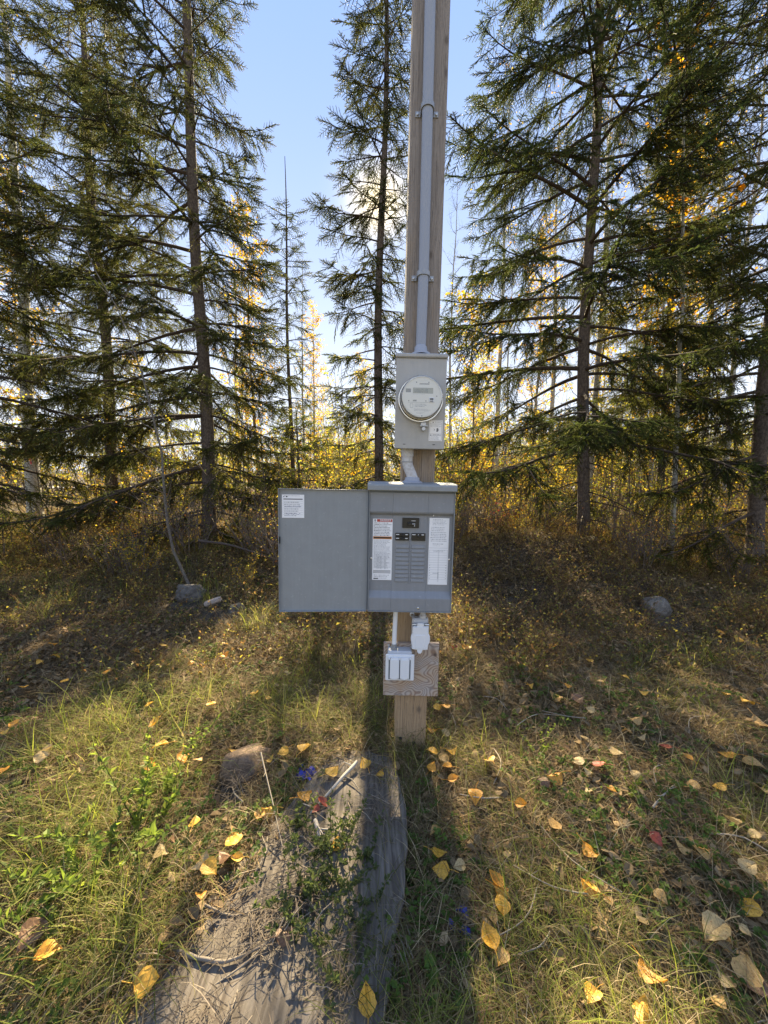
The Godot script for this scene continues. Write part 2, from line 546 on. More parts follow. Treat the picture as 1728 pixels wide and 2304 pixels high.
# ---------- the ground ----------
func ground() -> void:
	var s := Soup.new()
	var xs := PackedFloat32Array()
	var zs := PackedFloat32Array()
	var x := 0.0
	while x < 320.0:
		xs.append(x)
		x += 0.07 if x < 2.5 else 0.16 if x < 7.0 else x * 0.12
	xs.append(320.0)
	var all_x := PackedFloat32Array()
	for i in range(xs.size() - 1, 0, -1):
		all_x.append(-xs[i])
	all_x.append_array(xs)
	var z := 3.0
	zs.append(320.0)
	zs.append(60.0)
	zs.append(12.0)
	while z > -320.0:
		zs.append(z)
		z -= 0.07 if z > -3.5 else 0.16 if z > -9.0 else -z * 0.10
	zs.append(-320.0)
	var rough := noise(5, 3.0)
	var hs := []
	for zz in zs:
		var row := PackedVector3Array()
		for xx in all_x:
			var lump := 0.012 * rough.get_noise_2d(xx * 3.0, zz * 3.0) if absf(xx) < 7.0 and absf(zz) < 9.0 else 0.0
			row.append(Vector3(xx, land(xx, zz) + lump, zz))
		hs.append(row)
	for j in zs.size() - 1:
		for i in all_x.size() - 1:
			var a: Vector3 = hs[j][i]
			var b: Vector3 = hs[j][i + 1]
			var c: Vector3 = hs[j + 1][i + 1]
			var d: Vector3 = hs[j + 1][i]
			s.tri(a, c, b)
			s.tri(a, d, c)
	B = Vector3.ZERO
	var o := part("ground", s, M["soil"], self)
	tag(o, "dark leaf-strewn woodland soil under the grass and the trees", "ground", "", "structure")
	var r := Soup.new()
	r.box(Vector3(0, 0.02, -31), Vector3(300, 0.06, 4.5), 0.02)
	var lawn := Soup.new()
	lawn.box(Vector3(0, -0.02, 31), Vector3(90, 0.12, 60), 0.03)
	o = part("lawn", lawn, M["dry lawn"], self)
	tag(o, "open dry lawn behind the viewer", "lawn", "", "structure")
	o = part("gravel_road", r, M["gravel road"], self)
	tag(o, "pale gravel road far behind the trees", "road", "", "structure")


# ---------- spruce trees ----------
func needle_spray(seed_: int) -> ArrayMesh:
	R.seed = seed_
	var s := Soup.new()
	var bark := Color(0.10, 0.07, 0.045)
	var shoots := [[Vector3.ZERO, Vector3(1, 0, 0), 0.27]]
	var along := 0.03
	var side := 1.0
	while along < 0.235:
		var l := (0.125 - along * 0.36) * rf(0.7, 1.15)
		var d := Vector3(cos(0.85), rf(-0.25, 0.12), side * sin(0.85) * rf(0.8, 1.1)).normalized()
		shoots.append([Vector3(along, -along * along * 0.5, 0), d, l])
		side = -side
		along += rf(0.021, 0.031)
	for q in shoots:
		var from: Vector3 = q[0]
		var dir: Vector3 = q[1]
		var l: float = q[2]
		var pts := PackedVector3Array()
		for k in 4:
			var f := k / 3.0 * l
			pts.append(from + dir * f + Vector3(0, -f * f * 0.5, 0))
		s.tube(pts, PackedFloat32Array([0.0032, 0.0028, 0.0022, 0.001]), 3, bark)
		var x := dir.cross(Vector3(0, 1, 0)).normalized()
		var y := x.cross(dir)
		var f := 0.006
		var turn := rf(0, TAU)
		while f < l + 0.002:
			turn += 2.4
			var o := x * cos(turn) + y * sin(turn)
			if o.y < -0.6 and R.randf() < 0.5:
				f += 0.0008
				continue
			var p := from + dir * f + Vector3(0, -f * f * 0.5, 0)
			var lean := rf(0.75, 1.15) if f < l - 0.012 else rf(1.3, 2.6)
			var tip := p + (o + dir * lean).normalized() * rf(0.0145, 0.0195)
			var w := dir.cross(o).normalized() * 0.0015
			var g := rf(0.65, 1.25)
			var fresh := clampf((f / l - 0.4) * 0.8, 0, 0.5)
			var col := Color(0.090, 0.114, 0.052).lerp(Color(0.138, 0.158, 0.068), fresh) * g
			s.tri(p - w, p + w, tip, col)
			f += 0.0014
	return s.mesh()


func reach_of(k: Dictionary, h: float) -> float:
	return minf(k.cap, k.slope * (k.h - h)) * clampf(0.65 + h / 2.5, 0.65, 1.0)


# k: h height, slope and cap of the crown's radius, live height of the lowest green branches, r trunk radius, lean (x, z) per metre, step between whorls
func spruce(label: String, at: Vector3, seed_: int, k: Dictionary) -> void:
	R.seed = seed_
	at.y = land(at.x, at.z) - 0.05
	var root := thing("spruce_tree", label, "spruce tree", at, "spruce trees round the clearing")
	var lean: Vector2 = k.lean
	var trunk := Soup.new()
	var pts := PackedVector3Array()
	var radii := PackedFloat32Array()
	var centre := func(h: float) -> Vector3: return at + Vector3(lean.x * h + 0.03 * sin(h * 1.1 + seed_), h, lean.y * h + 0.03 * cos(h * 0.9))
	var h := 0.0
	while h < k.h:
		pts.append(centre.call(h))
		radii.append(k.r * (pow(1.0 - h / k.h, 0.85) + 0.35 * exp(-h * 5.0)) * rf(0.97, 1.03) + 0.004)
		h += 0.3
	trunk.tube(pts, radii, 14, Color.WHITE, false, 0.03)
	part("trunk", trunk, M["spruce bark"], root)
	var wood := Soup.new()
	var crown := [Scatter.new(), Scatter.new(), Scatter.new()]
	var tint := Color(k.tint.r, k.tint.g, k.tint.b)
	h = 0.35
	var az := rf(0, TAU)
	while h < k.h - 0.15:
		var live: bool = h > k.live
		var most := 4 if live else 3
		for j in most:
			az += TAU / most + rf(-0.35, 0.35)
			var hh := h + rf(-0.09, 0.09)
			var len: float = reach_of(k, hh) * rf(0.72, 1.1) * lerpf(k.get("west", 1.0), k.get("east", 1.0), smoothstep(-0.6, 0.6, cos(az))) * (1.0 + k.get("skirt", 0.0) * exp(-pow((hh - 2.9) / 0.6, 2)) * maxf(-cos(az), 0.0))
			if len < 0.12:
				continue
			var green: bool = live or R.randf() < k.get("low", 0.3)
			if not green:
				len *= rf(0.3, 0.75)
			branch(wood, crown, centre.call(hh), az, len, clampf(hh / k.h, 0, 1), green, k.get("dense", 1.0) * (0.55 if hh > 9.0 else 1.0), tint)
		az += 0.7
		h += k.step * rf(0.8, 1.2) * (1.0 if live else 0.7) * (0.75 if h > k.h * 0.6 else 1.0)
	part("branches", wood, M["dead twig"], root)
	for q in 3:
		var o: MultiMeshInstance3D = crown[q].node("crown", M["sprays"][q], M["needles"], at)
		root.add_child(o, true)


func branch(wood: Soup, crown: Array, from: Vector3, az: float, len: float, up: float, green: bool, dense: float, tint: Color) -> void:
	var flat := Vector3(cos(az), 0, sin(az))
	var across := Vector3(-sin(az), 0, cos(az))
	var rise := lerpf(-0.12, 0.55, up) + rf(-0.12, 0.12)
	var sag := lerpf(0.55, 0.25, up) * rf(0.7, 1.3) * minf(len, 2.0) * 0.5
	var curl := rf(-0.2, 0.2)
	var n := 9
	var pts := PackedVector3Array()
	var radii := PackedFloat32Array()
	for i in n + 1:
		var f := float(i) / n
		pts.append(from + flat * f * len + across * curl * f * f * len * 0.5 + Vector3(0, len * (rise * f) - sag * f * f * 1.6 + sag * f * f * f * f * 1.0, 0))
		radii.append(((0.0055 + 0.0085 * len) * (1.0 if green else 0.55)) * (1.0 - f * 0.85) + 0.0015)
	wood.tube(pts, radii, 5)
	# bare twigs near the trunk and on dead branches
	var bare := int(len * (6.0 if green else 20.0))
	for i in bare:
		var f := rf(0.08, 0.45 if green else 1.0)
		var p := pts[int(f * n)].lerp(pts[mini(int(f * n) + 1, n)], f * n - int(f * n))
		var d := (flat * rf(0.1, 0.9) + across * rf(-1, 1) + Vector3(0, rf(-0.75, 0.25), 0)).normalized()
		var l := rf(0.08, 0.42)
		var q := p + d * l + Vector3(0, -l * 0.2, 0)
		wood.tube(PackedVector3Array([p, p.lerp(q, 0.5) + Vector3(0, 0.02, 0), q]), PackedFloat32Array([0.003, 0.0022, 0.0009]), 3)
		if R.randf() < 0.6:
			var e := q + (d + across * rf(-1, 1)).normalized() * l * 0.5
			wood.tube(PackedVector3Array([p.lerp(q, 0.6), e]), PackedFloat32Array([0.0018, 0.0007]), 3)
	if not green:
		return
	if len > 0.85:
		for k in 2:
			var f := rf(0.3, 0.72)
			var i := int(f * n)
			branch(wood, crown, pts[i].lerp(pts[i + 1], f * n - i), az + (1.0 if k % 2 else -1.0) * rf(0.45, 0.95), minf(len * (1.0 - f) * rf(0.8, 1.3), 0.8), up * 0.4, true, dense, tint)
	var s := 0.2 if R.randf() < 0.7 else 0.45
	var step := 0.079 / dense / len
	while s < 1.0:
		var i := int(s * n)
		var p := pts[i].lerp(pts[mini(i + 1, n)], s * n - i)
		var fwd := (pts[mini(i + 1, n)] - pts[i]).normalized()
		for side in [-1.0, 1.0]:
			if R.randf() < (0.55 if s < 0.42 else 0.15):
				continue
			var a: float = side * rf(0.4, 1.2)
			var d: Vector3 = (fwd * cos(a) + across * sin(a) + Vector3(0, rf(-0.8, 0.18), 0)).normalized()
			var l := ((1.0 - s) * minf(len, 1.9) * 0.22 + 0.08) * rf(0.6, 1.3)
			secondary(wood, crown, p, d, l, tint)
		if R.randf() < 0.3:
			secondary(wood, crown, p, (fwd * 0.5 + across * rf(-0.6, 0.6) + Vector3(0, -1.0, 0)).normalized(), rf(0.08, 0.3), tint)
		s += step * rf(0.7, 1.3)
	for q in 2:
		spray(crown, pts[n - 1 + q].lerp(pts[n - 1], 0.5), (pts[n] - pts[n - 1]).normalized(), rf(0.8, 1.05), tint)


func secondary(wood: Soup, crown: Array, p: Vector3, d: Vector3, l: float, tint: Color) -> void:
	var q := p
	var dir := d
	var done := 0.0
	var bend := PackedVector3Array([p])
	while done < l:
		spray(crown, q, dir, rf(0.75, 1.1), tint)
		q += dir * 0.15
		dir = (dir + Vector3(rf(-0.2, 0.2), -0.22, rf(-0.2, 0.2))).normalized()
		bend.append(q)
		done += 0.15
	if bend.size() > 2:
		var radii := PackedFloat32Array()
		for i in bend.size():
			radii.append(0.0038 * (1.0 - 0.6 * i / bend.size()))
		wood.tube(bend, radii, 3)


func spray(crown: Array, p: Vector3, d: Vector3, size: float, tint: Color) -> void:
	var up := Vector3(rf(-0.9, 0.9), 1, rf(-0.9, 0.9))
	var z := d.cross(up).normalized()
	var y := z.cross(d)
	var g := rf(0.7, 1.35)
	var old := rf(0.0, 1.0)
	var col := Color(tint.r * g * (1.0 + 0.35 * old * old), tint.g * g, tint.b * g * (1.0 - 0.25 * old))
	crown[R.randi() % 3].add(Basis(d * size, y * size, z * size), p, col)


# ---------- leaf trees and shrubs ----------
func small_leaf(s: Soup, p: Vector3, d: Vector3, l: float, col: Color, wide := 0.42) -> void:
	var up := Vector3(rf(-0.7, 0.7), 1, rf(-0.7, 0.7)).normalized()
	var x := d.cross(up).normalized() * l * wide
	var y := x.cross(d).normalized() * l * 0.12
	var q := p + d * l * 0.45
	var tip := p + d * l + y * rf(-1.5, 0.5)
	s.tri(p, q - x + y, tip, col)
	s.tri(p, tip, q + x + y, col)


func aim(a: float, rise: float) -> Vector3:
	return Vector3(cos(a) * cos(rise), sin(rise), sin(a) * cos(rise))


# a shrub: stems from the ground, forks, leaves towards their ends. Returns [stem mesh, leaf mesh]
func shrub_meshes(seed_: int, tall: float, stems: int, per_twig: int, hues: Array, leaf := 0.036) -> Array:
	R.seed = seed_
	var wood := Soup.new()
	var green := Soup.new()
	for i in stems:
		var a := TAU * i / stems + rf(-0.4, 0.4)
		var h := tall * rf(0.55, 1.05)
		var p := Vector3(cos(a), 0, sin(a)) * rf(0.0, 0.16)
		var d := aim(a, rf(1.05, 1.45))
		var pts := PackedVector3Array([p])
		var radii := PackedFloat32Array([0.008])
		for k in 7:
			d = (d + Vector3(rf(-0.16, 0.16), 0.02, rf(-0.16, 0.16))).normalized()
			p += d * h / 7.0
			pts.append(p)
			radii.append(0.008 * (1.0 - (k + 1) / 8.0) + 0.001)
		wood.tube(pts, radii, 4)
		for k in range(2, 8):
			for w in 2:
				var b := rf(0, TAU)
				var t := aim(b, rf(0.2, 1.0))
				var l := rf(0.16, 0.5) * (1.15 - k / 10.0)
				var q0 := pts[k]
				var q1 := q0 + t * l + Vector3(0, 0.04, 0)
				wood.tube(PackedVector3Array([q0, q0.lerp(q1, 0.5) + Vector3(0, -0.02, 0), q1]), PackedFloat32Array([0.0032, 0.0024, 0.001]), 3)
				for m in per_twig:
					var f := rf(0.25, 1.05)
					var col: Color = hues[R.randi() % hues.size()]
					small_leaf(green, q0.lerp(q1, f) + Vector3(rf(-0.03, 0.03), rf(-0.03, 0.03), rf(-0.03, 0.03)), aim(rf(0, TAU), rf(-0.9, 0.5)), leaf * rf(0.6, 1.3), col * rf(0.75, 1.2))
	return [wood.mesh(), green.mesh()]


# a slender aspen. Returns [trunk, twigs, leaves]
func aspen_meshes(seed_: int, h: float, r: float, first: float, limbs: int, leaves: int, hues: Array, reach: float, leaf := 0.06) -> Array:
	R.seed = seed_
	var trunk := Soup.new()
	var twigs := Soup.new()
	var green := Soup.new()
	var pts := PackedVector3Array()
	var radii := PackedFloat32Array()
	var p := Vector3(0, -0.1, 0)
	var d := Vector3.UP
	for i in 25:
		pts.append(p)
		radii.append(r * (1.0 - 0.93 * i / 24.0) + (r * 0.25 if i == 0 else 0.0))
		d = (d + Vector3(rf(-0.05, 0.05), 0.3, rf(-0.05, 0.05))).normalized()
		p += d * h / 24.0
	trunk.tube(pts, radii, 9)
	for i in limbs:
		var f := lerpf(first, 0.98, (i + R.randf()) / limbs)
		var at := f * 24.0
		var q := pts[int(at)].lerp(pts[mini(int(at) + 1, 24)], at - int(at))
		var a := i * 2.4 + rf(-0.5, 0.5)
		var l := reach * rf(0.45, 1.1) * (1.1 - f * 0.75)
		var t := aim(a, rf(0.25, 0.9))
		var limb := PackedVector3Array([q])
		for k in 5:
			t = (t + Vector3(rf(-0.25, 0.25), 0.13, rf(-0.25, 0.25))).normalized()
			q += t * l / 5.0
			limb.append(q)
		var r0 := r * 0.24 * (1.2 - f)
		twigs.tube(limb, PackedFloat32Array([r0 + 0.004, r0 * 0.8 + 0.003, r0 * 0.6 + 0.0025, r0 * 0.4 + 0.002, 0.0022, 0.001]), 4)
		for k in range(1, 6):
			for w in 3:
				var e := aim(rf(0, TAU), rf(-0.1, 1.1))
				var el := rf(0.12, 0.42) * reach * 0.6
				var g := limb[k] + e * el
				twigs.tube(PackedVector3Array([limb[k], limb[k].lerp(g, 0.5) + Vector3(0, -0.015, 0), g]), PackedFloat32Array([0.003, 0.002, 0.0009]), 3)
				for m in leaves:
					if R.randf() < 0.7:
						var at_leaf := limb[k].lerp(g, rf(0.3, 1.05))
						small_leaf(green, at_leaf + Vector3(rf(-0.05, 0.05), rf(-0.07, 0.03), rf(-0.05, 0.05)), aim(rf(0, TAU), rf(-1.3, 0.2)), rf(0.58, 1.0) * leaf, hues[R.randi() % hues.size()] * rf(0.75, 1.2), 0.5)
	return [trunk.mesh(), twigs.mesh(), green.mesh() if green.v.size() else ArrayMesh.new()]


func plain_part(called: String, m: Mesh, material: Material, parent: Node) -> MeshInstance3D:
	var o := MeshInstance3D.new()
	o.name = called
	o.mesh = m
	o.material_override = material
	parent.add_child(o, true)
	return o


func turned(p: Vector3, size: float, turn := INF) -> Transform3D:
	return Transform3D(Basis(Vector3.UP, rf(0, TAU) if turn == INF else turn).scaled(Vector3(size, size, size)), p)


const GOLD := [Color(0.78, 0.47, 0.03), Color(0.72, 0.50, 0.06), Color(0.62, 0.48, 0.06), Color(0.72, 0.34, 0.02)]
const OLIVE := [Color(0.42, 0.40, 0.06), Color(0.55, 0.46, 0.07), Color(0.30, 0.33, 0.06), Color(0.62, 0.47, 0.07)]
const GREENISH := [Color(0.22, 0.30, 0.06), Color(0.30, 0.36, 0.07), Color(0.40, 0.40, 0.08)]
const RUSTY := [Color(0.42, 0.17, 0.06), Color(0.50, 0.26, 0.08), Color(0.30, 0.16, 0.07), Color(0.55, 0.36, 0.11)]
const RED := [Color(0.45, 0.03, 0.03), Color(0.35, 0.05, 0.03)]


func forest() -> void:
	M["sprays"] = [needle_spray(101), needle_spray(102), needle_spray(103)]
	var green := Color(1.0, 1.0, 1.0)
	spruce("tall dark spruce left of the open panel door, its trunk rising out of the frame", Vector3(-2.74, 0, -6.0), 31, {h = 13.5, slope = 0.22, cap = 2.25, live = 0.6, r = 0.10, lean = Vector2(0.0, 0.0), step = 0.34, tint = green * 1.1, low = 0.5, west = 1.1, east = 0.62, dense = 0.9})
	spruce("narrow spruce directly behind the post with the sun shining through it", Vector3(-0.13, 0, -6.0), 32, {h = 10.5, slope = 0.21, cap = 0.98, live = 1.2, r = 0.074, lean = Vector2(0.02, 0.0), step = 0.27, tint = green * 0.95, low = 0.25, west = 0.86, east = 0.5, dense = 0.95})
	spruce("big spruce right of the meter with long drooping branches over the brown mound", Vector3(2.85, 0, -5.5), 33, {h = 12.5, slope = 0.26, cap = 2.05, live = 1.75, r = 0.082, lean = Vector2(-0.02, 0.0), step = 0.32, tint = Color(0.9, 1.0, 0.95), low = 0.15, dense = 0.95, west = 1.15, skirt = 0.25})
	spruce("stout spruce at the right edge whose branches reach in from the side", Vector3(4.86, 0, -5.0), 34, {h = 12.0, slope = 0.24, cap = 2.0, live = 1.9, r = 0.085, lean = Vector2(-0.005, 0.0), step = 0.34, tint = Color(1.25, 1.25, 1.0), low = 0.2, dense = 0.65})
	spruce("shaded spruce with a dark trunk just left of the largest spruce on the left", Vector3(-5.6, 0, -8.0), 35, {h = 13.5, slope = 0.23, cap = 2.1, live = 1.9, r = 0.115, lean = Vector2(0.0, 0.0), step = 0.36, tint = Color(1.4, 1.3, 0.95), low = 0.2, dense = 0.75})
	spruce("spruce half out of view whose branches enter at the left edge", Vector3(-5.75, 0, -5.0), 36, {h = 11.5, slope = 0.25, cap = 2.2, live = 1.4, r = 0.10, lean = Vector2(0.0, 0.0), step = 0.38, tint = Color(1.2, 1.2, 1.0), low = 0.3, dense = 0.75})
	spruce("thinner spruce standing back between the two large spruces on the right", Vector3(5.85, 0, -8.2), 37, {h = 10.0, slope = 0.22, cap = 1.3, live = 2.2, r = 0.08, lean = Vector2(0.0, 0.0), step = 0.40, tint = Color(1.4, 1.25, 0.8), low = 0.1, dense = 0.6})
	spruce("sparse thin young spruce just above the left edge of the open door", Vector3(-1.98, 0, -8.3), 38, {h = 7.6, slope = 0.15, cap = 0.75, live = 2.6, r = 0.05, lean = Vector2(0.0, 0.0), step = 0.34, tint = Color(1.0, 1.0, 0.85), dense = 0.6, low = 0.1})
	spruce("low young spruce in the undergrowth behind the open panel door", Vector3(-1.55, 0, -7.0), 39, {h = 2.6, slope = 0.45, cap = 0.95, live = 0.2, r = 0.035, lean = Vector2(0.0, 0.0), step = 0.24, tint = Color(1.15, 1.2, 0.8), low = 1.0})

	# aspens
	var bare := [aspen_meshes(51, 13.0, 0.085, 0.30, 26, 1, GOLD, 1.7), aspen_meshes(52, 11.0, 0.06, 0.25, 24, 0, GOLD, 1.4)]
	var golden := [aspen_meshes(53, 7.0, 0.05, 0.22, 28, 9, GOLD, 1.4), aspen_meshes(54, 4.6, 0.03, 0.15, 24, 8, OLIVE + GOLD, 1.2)]
	var stout := aspen_meshes(55, 14.0, 0.155, 0.45, 18, 1, GOLD, 1.9)
	var plant := func(called: String, set_: Array, at: Vector3, size: float, label: String, category: String, group: String) -> void:
		var o := thing(called, label, category, on_land(at.x, at.z), group)
		o.transform = turned(on_land(at.x, at.z), size)
		plain_part("trunk", set_[0], M["aspen bark"], o)
		plain_part("twigs", set_[1], M["shrub stem"], o)
		if set_[2].get_surface_count():
			plain_part("leaves", set_[2], M["shrub leaf"], o)
	plant.call("aspen_tree", stout, Vector3(-8.2, 0, -9.0), 1.0, "pale thick-stemmed aspen at the left edge against the open sky", "aspen tree", "")
	# right: slender bare stems against the sky, as far as each can be told from its neighbours
	R.seed = 777
	var spots := [Vector3(4.55, 0, -8.6), Vector3(5.1, 0, -9.6), Vector3(6.9, 0, -10.4), Vector3(7.4, 0, -11.2), Vector3(6.6, 0, -12.6), Vector3(8.3, 0, -9.4), Vector3(9.4, 0, -11.0), Vector3(8.8, 0, -13.8), Vector3(7.7, 0, -14.4), Vector3(5.9, 0, -13.6), Vector3(10.9, 0, -13.2), Vector3(12.2, 0, -15.0), Vector3(4.9, 0, -15.5), Vector3(3.8, 0, -13.4), Vector3(2.6, 0, -14.8), Vector3(10.2, 0, -17.0), Vector3(1.5, 0, -17.5)]
	across(spots)
	for i in spots.size():
		plant.call("aspen_tree", bare[i % 2], spots[i], rf(0.85, 1.15), "slender bare aspen, %s among those right of the post" % nth(i, spots.size()), "aspen tree", "slender bare aspens on the right")
	spots = across([Vector3(-2.7, 0, -13.5), Vector3(-5.3, 0, -14.0), Vector3(-9.5, 0, -13.0), Vector3(-11.0, 0, -16.0), Vector3(-7.6, 0, -16.5)])
	for i in spots.size():
		plant.call("aspen_tree", bare[(i + 1) % 2], spots[i], rf(0.6, 0.85), "thin bare aspen far back, %s of those left of the post" % nth(i, spots.size()), "aspen tree", "thin bare aspens far back on the left")
	# golden ones
	plant.call("young_aspen", golden[0], Vector3(-2.45, 0, -14.0), 1.0, "bright golden young aspen glowing between the left and the middle spruce", "aspen tree", "")
	var large := aspen_meshes(56, 8.6, 0.034, 0.38, 18, 2, [Color(0.80, 0.42, 0.03), Color(0.80, 0.33, 0.02), Color(0.78, 0.52, 0.06)], 1.1, 0.075)
	plant.call("young_aspen", large, Vector3(3.75, 0, -4.95), 1.0, "thin aspen with a few big orange leaves high between the right-hand spruces", "aspen tree", "")
	plant.call("young_aspen", golden[0], Vector3(5.0, 0, -7.3), 0.98, "young aspen with orange-gold leaves right behind the big right-hand spruce", "aspen tree", "")
	spots = [Vector3(-4.2, 0, -12.0), Vector3(-0.9, 0, -15.0), Vector3(1.3, 0, -12.4), Vector3(2.3, 0, -10.2), Vector3(4.2, 0, -11.0), Vector3(-7.5, 0, -12.0), Vector3(-9.8, 0, -10.8), Vector3(6.3, 0, -11.4), Vector3(8.9, 0, -12.0), Vector3(0.9, 0, -10.6), Vector3(-3.4, 0, -10.4), Vector3(3.2, 0, -12.6), Vector3(7.4, 0, -9.8)]
	across(spots)
	for i in spots.size():
		plant.call("young_aspen", golden[1] if i % 3 else golden[0], spots[i], rf(0.95, 1.35), "small yellow-leaved aspen in the thicket, %s of its kind" % nth(i, spots.size()), "aspen tree", "small yellow aspens in the thicket")

	# shrubs of the undergrowth
	var kinds := [shrub_meshes(61, 1.9, 10, 7, OLIVE), shrub_meshes(62, 1.5, 12, 7, GOLD + OLIVE), shrub_meshes(63, 2.5, 8, 6, GREENISH + OLIVE), shrub_meshes(64, 1.1, 12, 5, RUSTY + OLIVE)]
	var words := ["olive-leaved shrub", "golden-leaved shrub", "tall green-yellow shrub", "rusty brown-leaved shrub"]
	R.seed = 888
	var put := func(i: int, x: float, z: float, size: float, label: String, group: String) -> void:
		var o := thing("shrub", label, "shrub", on_land(x, z), group)
		o.transform = turned(on_land(x, z, -0.02), size)
		plain_part("stems", kinds[i][0], M["shrub stem"], o)
		plain_part("leaves", kinds[i][1], M["shrub leaf"], o)
	var found := {}
	for row in [[-5.6, 10, 0.72], [-6.8, 13, 1.1], [-8.2, 13, 1.45], [-9.8, 14, 1.65], [-11.6, 15, 1.8], [-13.6, 15, 2.0]]:
		var z: float = row[0]
		for j in row[1]:
			var x: float = lerpf(-1.12, 1.12, (j + rf(0.1, 0.9)) / row[1]) * -z
			if z > -7.0 and (absf(x + 2.74) < 0.5 or absf(x - 2.85) < 0.4 or absf(x + 0.13) < 0.4):
				continue
			if x < -3.2 and R.randf() < 0.5:
				continue
			var i := R.randi() % 4
			found.get_or_add(i, []).append(Vector3(x, row[2] * rf(0.75, 1.1), z + rf(-0.7, 0.7)))
	for i: int in found:
		var list: Array = across(found[i])
		for j in list.size():
			var q: Vector3 = list[j]
			put.call(i, q.x, q.z, q.y, "%s in the backlit undergrowth, %s of its kind" % [words[i], nth(j, list.size())], words[i] + "s in the undergrowth")
	var by_trunks := across([Vector3(1.1, 0, -6.1), Vector3(2.2, 0, -6.0), Vector3(3.75, 0, -5.9), Vector3(4.35, 0, -5.7), Vector3(5.3, 0, -6.0), Vector3(6.1, 0, -5.6), Vector3(2.55, 0, -6.6), Vector3(0.55, 0, -6.4)])
	for j in by_trunks.size():
		put.call([2, 0, 1, 2][j % 4], by_trunks[j].x, by_trunks[j].z, rf(0.65, 0.95), "bushy sapling behind the brown mound, %s of these" % nth(j, by_trunks.size()), "bushy saplings behind the mound")
	put.call(2, 3.35, -5.6, 0.85, "leafy many-stemmed shrub at the foot of the big right-hand spruce", "")
	put.call(1, 4.1, -4.9, 0.45, "low golden shrub between the two trunks on the right", "")
	kinds.append(shrub_meshes(66, 1.0, 18, 2, RUSTY + OLIVE, 0.026))
	var tangle := across([Vector3(-1.1, 0, -4.3), Vector3(-1.55, 0, -4.7), Vector3(-2.5, 0, -4.9), Vector3(-3.1, 0, -4.4), Vector3(-3.9, 0, -4.8), Vector3(-0.7, 0, -4.8), Vector3(-4.6, 0, -5.4), Vector3(0.9, 0, -5.0), Vector3(1.5, 0, -5.3), Vector3(2.3, 0, -5.3), Vector3(3.3, 0, -4.7), Vector3(4.2, 0, -4.5), Vector3(2.9, 0, -4.3)])
	for j in tangle.size():
		put.call(4, tangle[j].x, tangle[j].z, rf(0.7, 1.1), "nearly bare brown brush at the edge of the wood, %s of these" % nth(j, tangle.size()), "bare brown brush at the edge of the wood")
	kinds.append(shrub_meshes(67, 2.3, 7, 3, GREENISH + OLIVE, 0.04))
	var bare_stems := across([Vector3(1.35, 0, -5.9), Vector3(2.05, 0, -5.7), Vector3(3.5, 0, -5.25), Vector3(3.95, 0, -5.5), Vector3(4.4, 0, -5.2), Vector3(5.6, 0, -5.3), Vector3(0.75, 0, -5.8), Vector3(-0.8, 0, -5.7), Vector3(-1.5, 0, -5.8), Vector3(-3.4, 0, -6.2)])
	for j in bare_stems.size():
		put.call(5, bare_stems[j].x, bare_stems[j].z, rf(0.75, 1.1), "tall thin-stemmed sapling with scattered green leaves, %s of these" % nth(j, bare_stems.size()), "thin-stemmed saplings between the trunks")
	put.call(3, 1.75, -6.3, 1.0, "rusty shrub standing just behind the brown mound", "")
	put.call(1, -1.42, -3.85, 0.28, "small yellow-leaved seedling left of the open door's lower corner", "")
	put.call(1, -2.75, -4.2, 0.5, "small gold-leaved bush by the foot of the leaning sapling", "")
	put.call(3, -3.3, -5.2, 0.8, "rusty bush under the low branches of the left spruce", "")
	put.call(3, -1.7, -5.3, 0.75, "brown-leaved bush in the shade behind the mossy boulder", "")
	var red := shrub_meshes(65, 0.9, 5, 3, RED, 0.05)
	for q in [Vector3(-1.35, 0, -7.4), Vector3(2.05, 0, -6.4)]:
		var o := thing("red_shrub", "sparse red-leaved shrub behind the open door" if q.x < 0 else "sparse red-leaved shrub left of the big spruce's foot", "shrub", q)
		o.transform = turned(on_land(q.x, q.z), 1.0)
		plain_part("stems", red[0], M["shrub stem"], o)
		plain_part("leaves", red[1], M["shrub leaf"], o)

	# beyond them the thicket closes to one mass
	R.seed = 999
	for i in 3:
		var far := Scatter.new()
		var far_leaf := Scatter.new()
		for j in 110:
			var z := -rf(17.0, 29.0)
			var x := rf(-1.3, 1.3) * -z
			if x < -4.0 and R.randf() < 0.6: continue
			var t := turned(Vector3(x, 0, z), rf(1.6, 2.5))
			far.add(t.basis, t.origin, Color.WHITE)
			far_leaf.add(t.basis, t.origin, Color.WHITE * rf(0.6, 0.9))
		var word: String = ["olive", "golden", "green"][i]
		var stems := far.node("thicket_stems", kinds[i][0], M["shrub stem"])
		var o := far_leaf.node(numbered("thicket"), kinds[i][1], M["shrub leaf"])
		add_child(o)
		tag(o, "dense %s thicket closing off the woods far behind the trees" % word, "thicket")
		o.add_child(stems, true)

	# the leaning grey sapling in front of the left spruce
	R.seed = 71
	var root := thing("sapling", "thin leaning grey sapling curving up in front of the left spruce", "sapling", on_land(-1.95, -3.75))
	var pts := PackedVector3Array([Vector3(-1.90, land(-1.9, -3.75) - 0.04, -3.75), Vector3(-1.97, 0.2, -3.75), Vector3(-2.09, 0.5, -3.75), Vector3(-2.13, 0.78, -3.75), Vector3(-2.15, 1.18, -3.76), Vector3(-2.15, 1.45, -3.76), Vector3(-2.23, 1.85, -3.77), Vector3(-2.31, 2.23, -3.78), Vector3(-2.4, 2.52, -3.78), Vector3(-2.51, 2.81, -3.8), Vector3(-2.68, 3.12, -3.8), Vector3(-2.8, 3.4, -3.82)])
	var s := Soup.new()
	var radii := PackedFloat32Array()
	for i in pts.size():
		radii.append(0.0155 * (1.0 - i / 13.5))
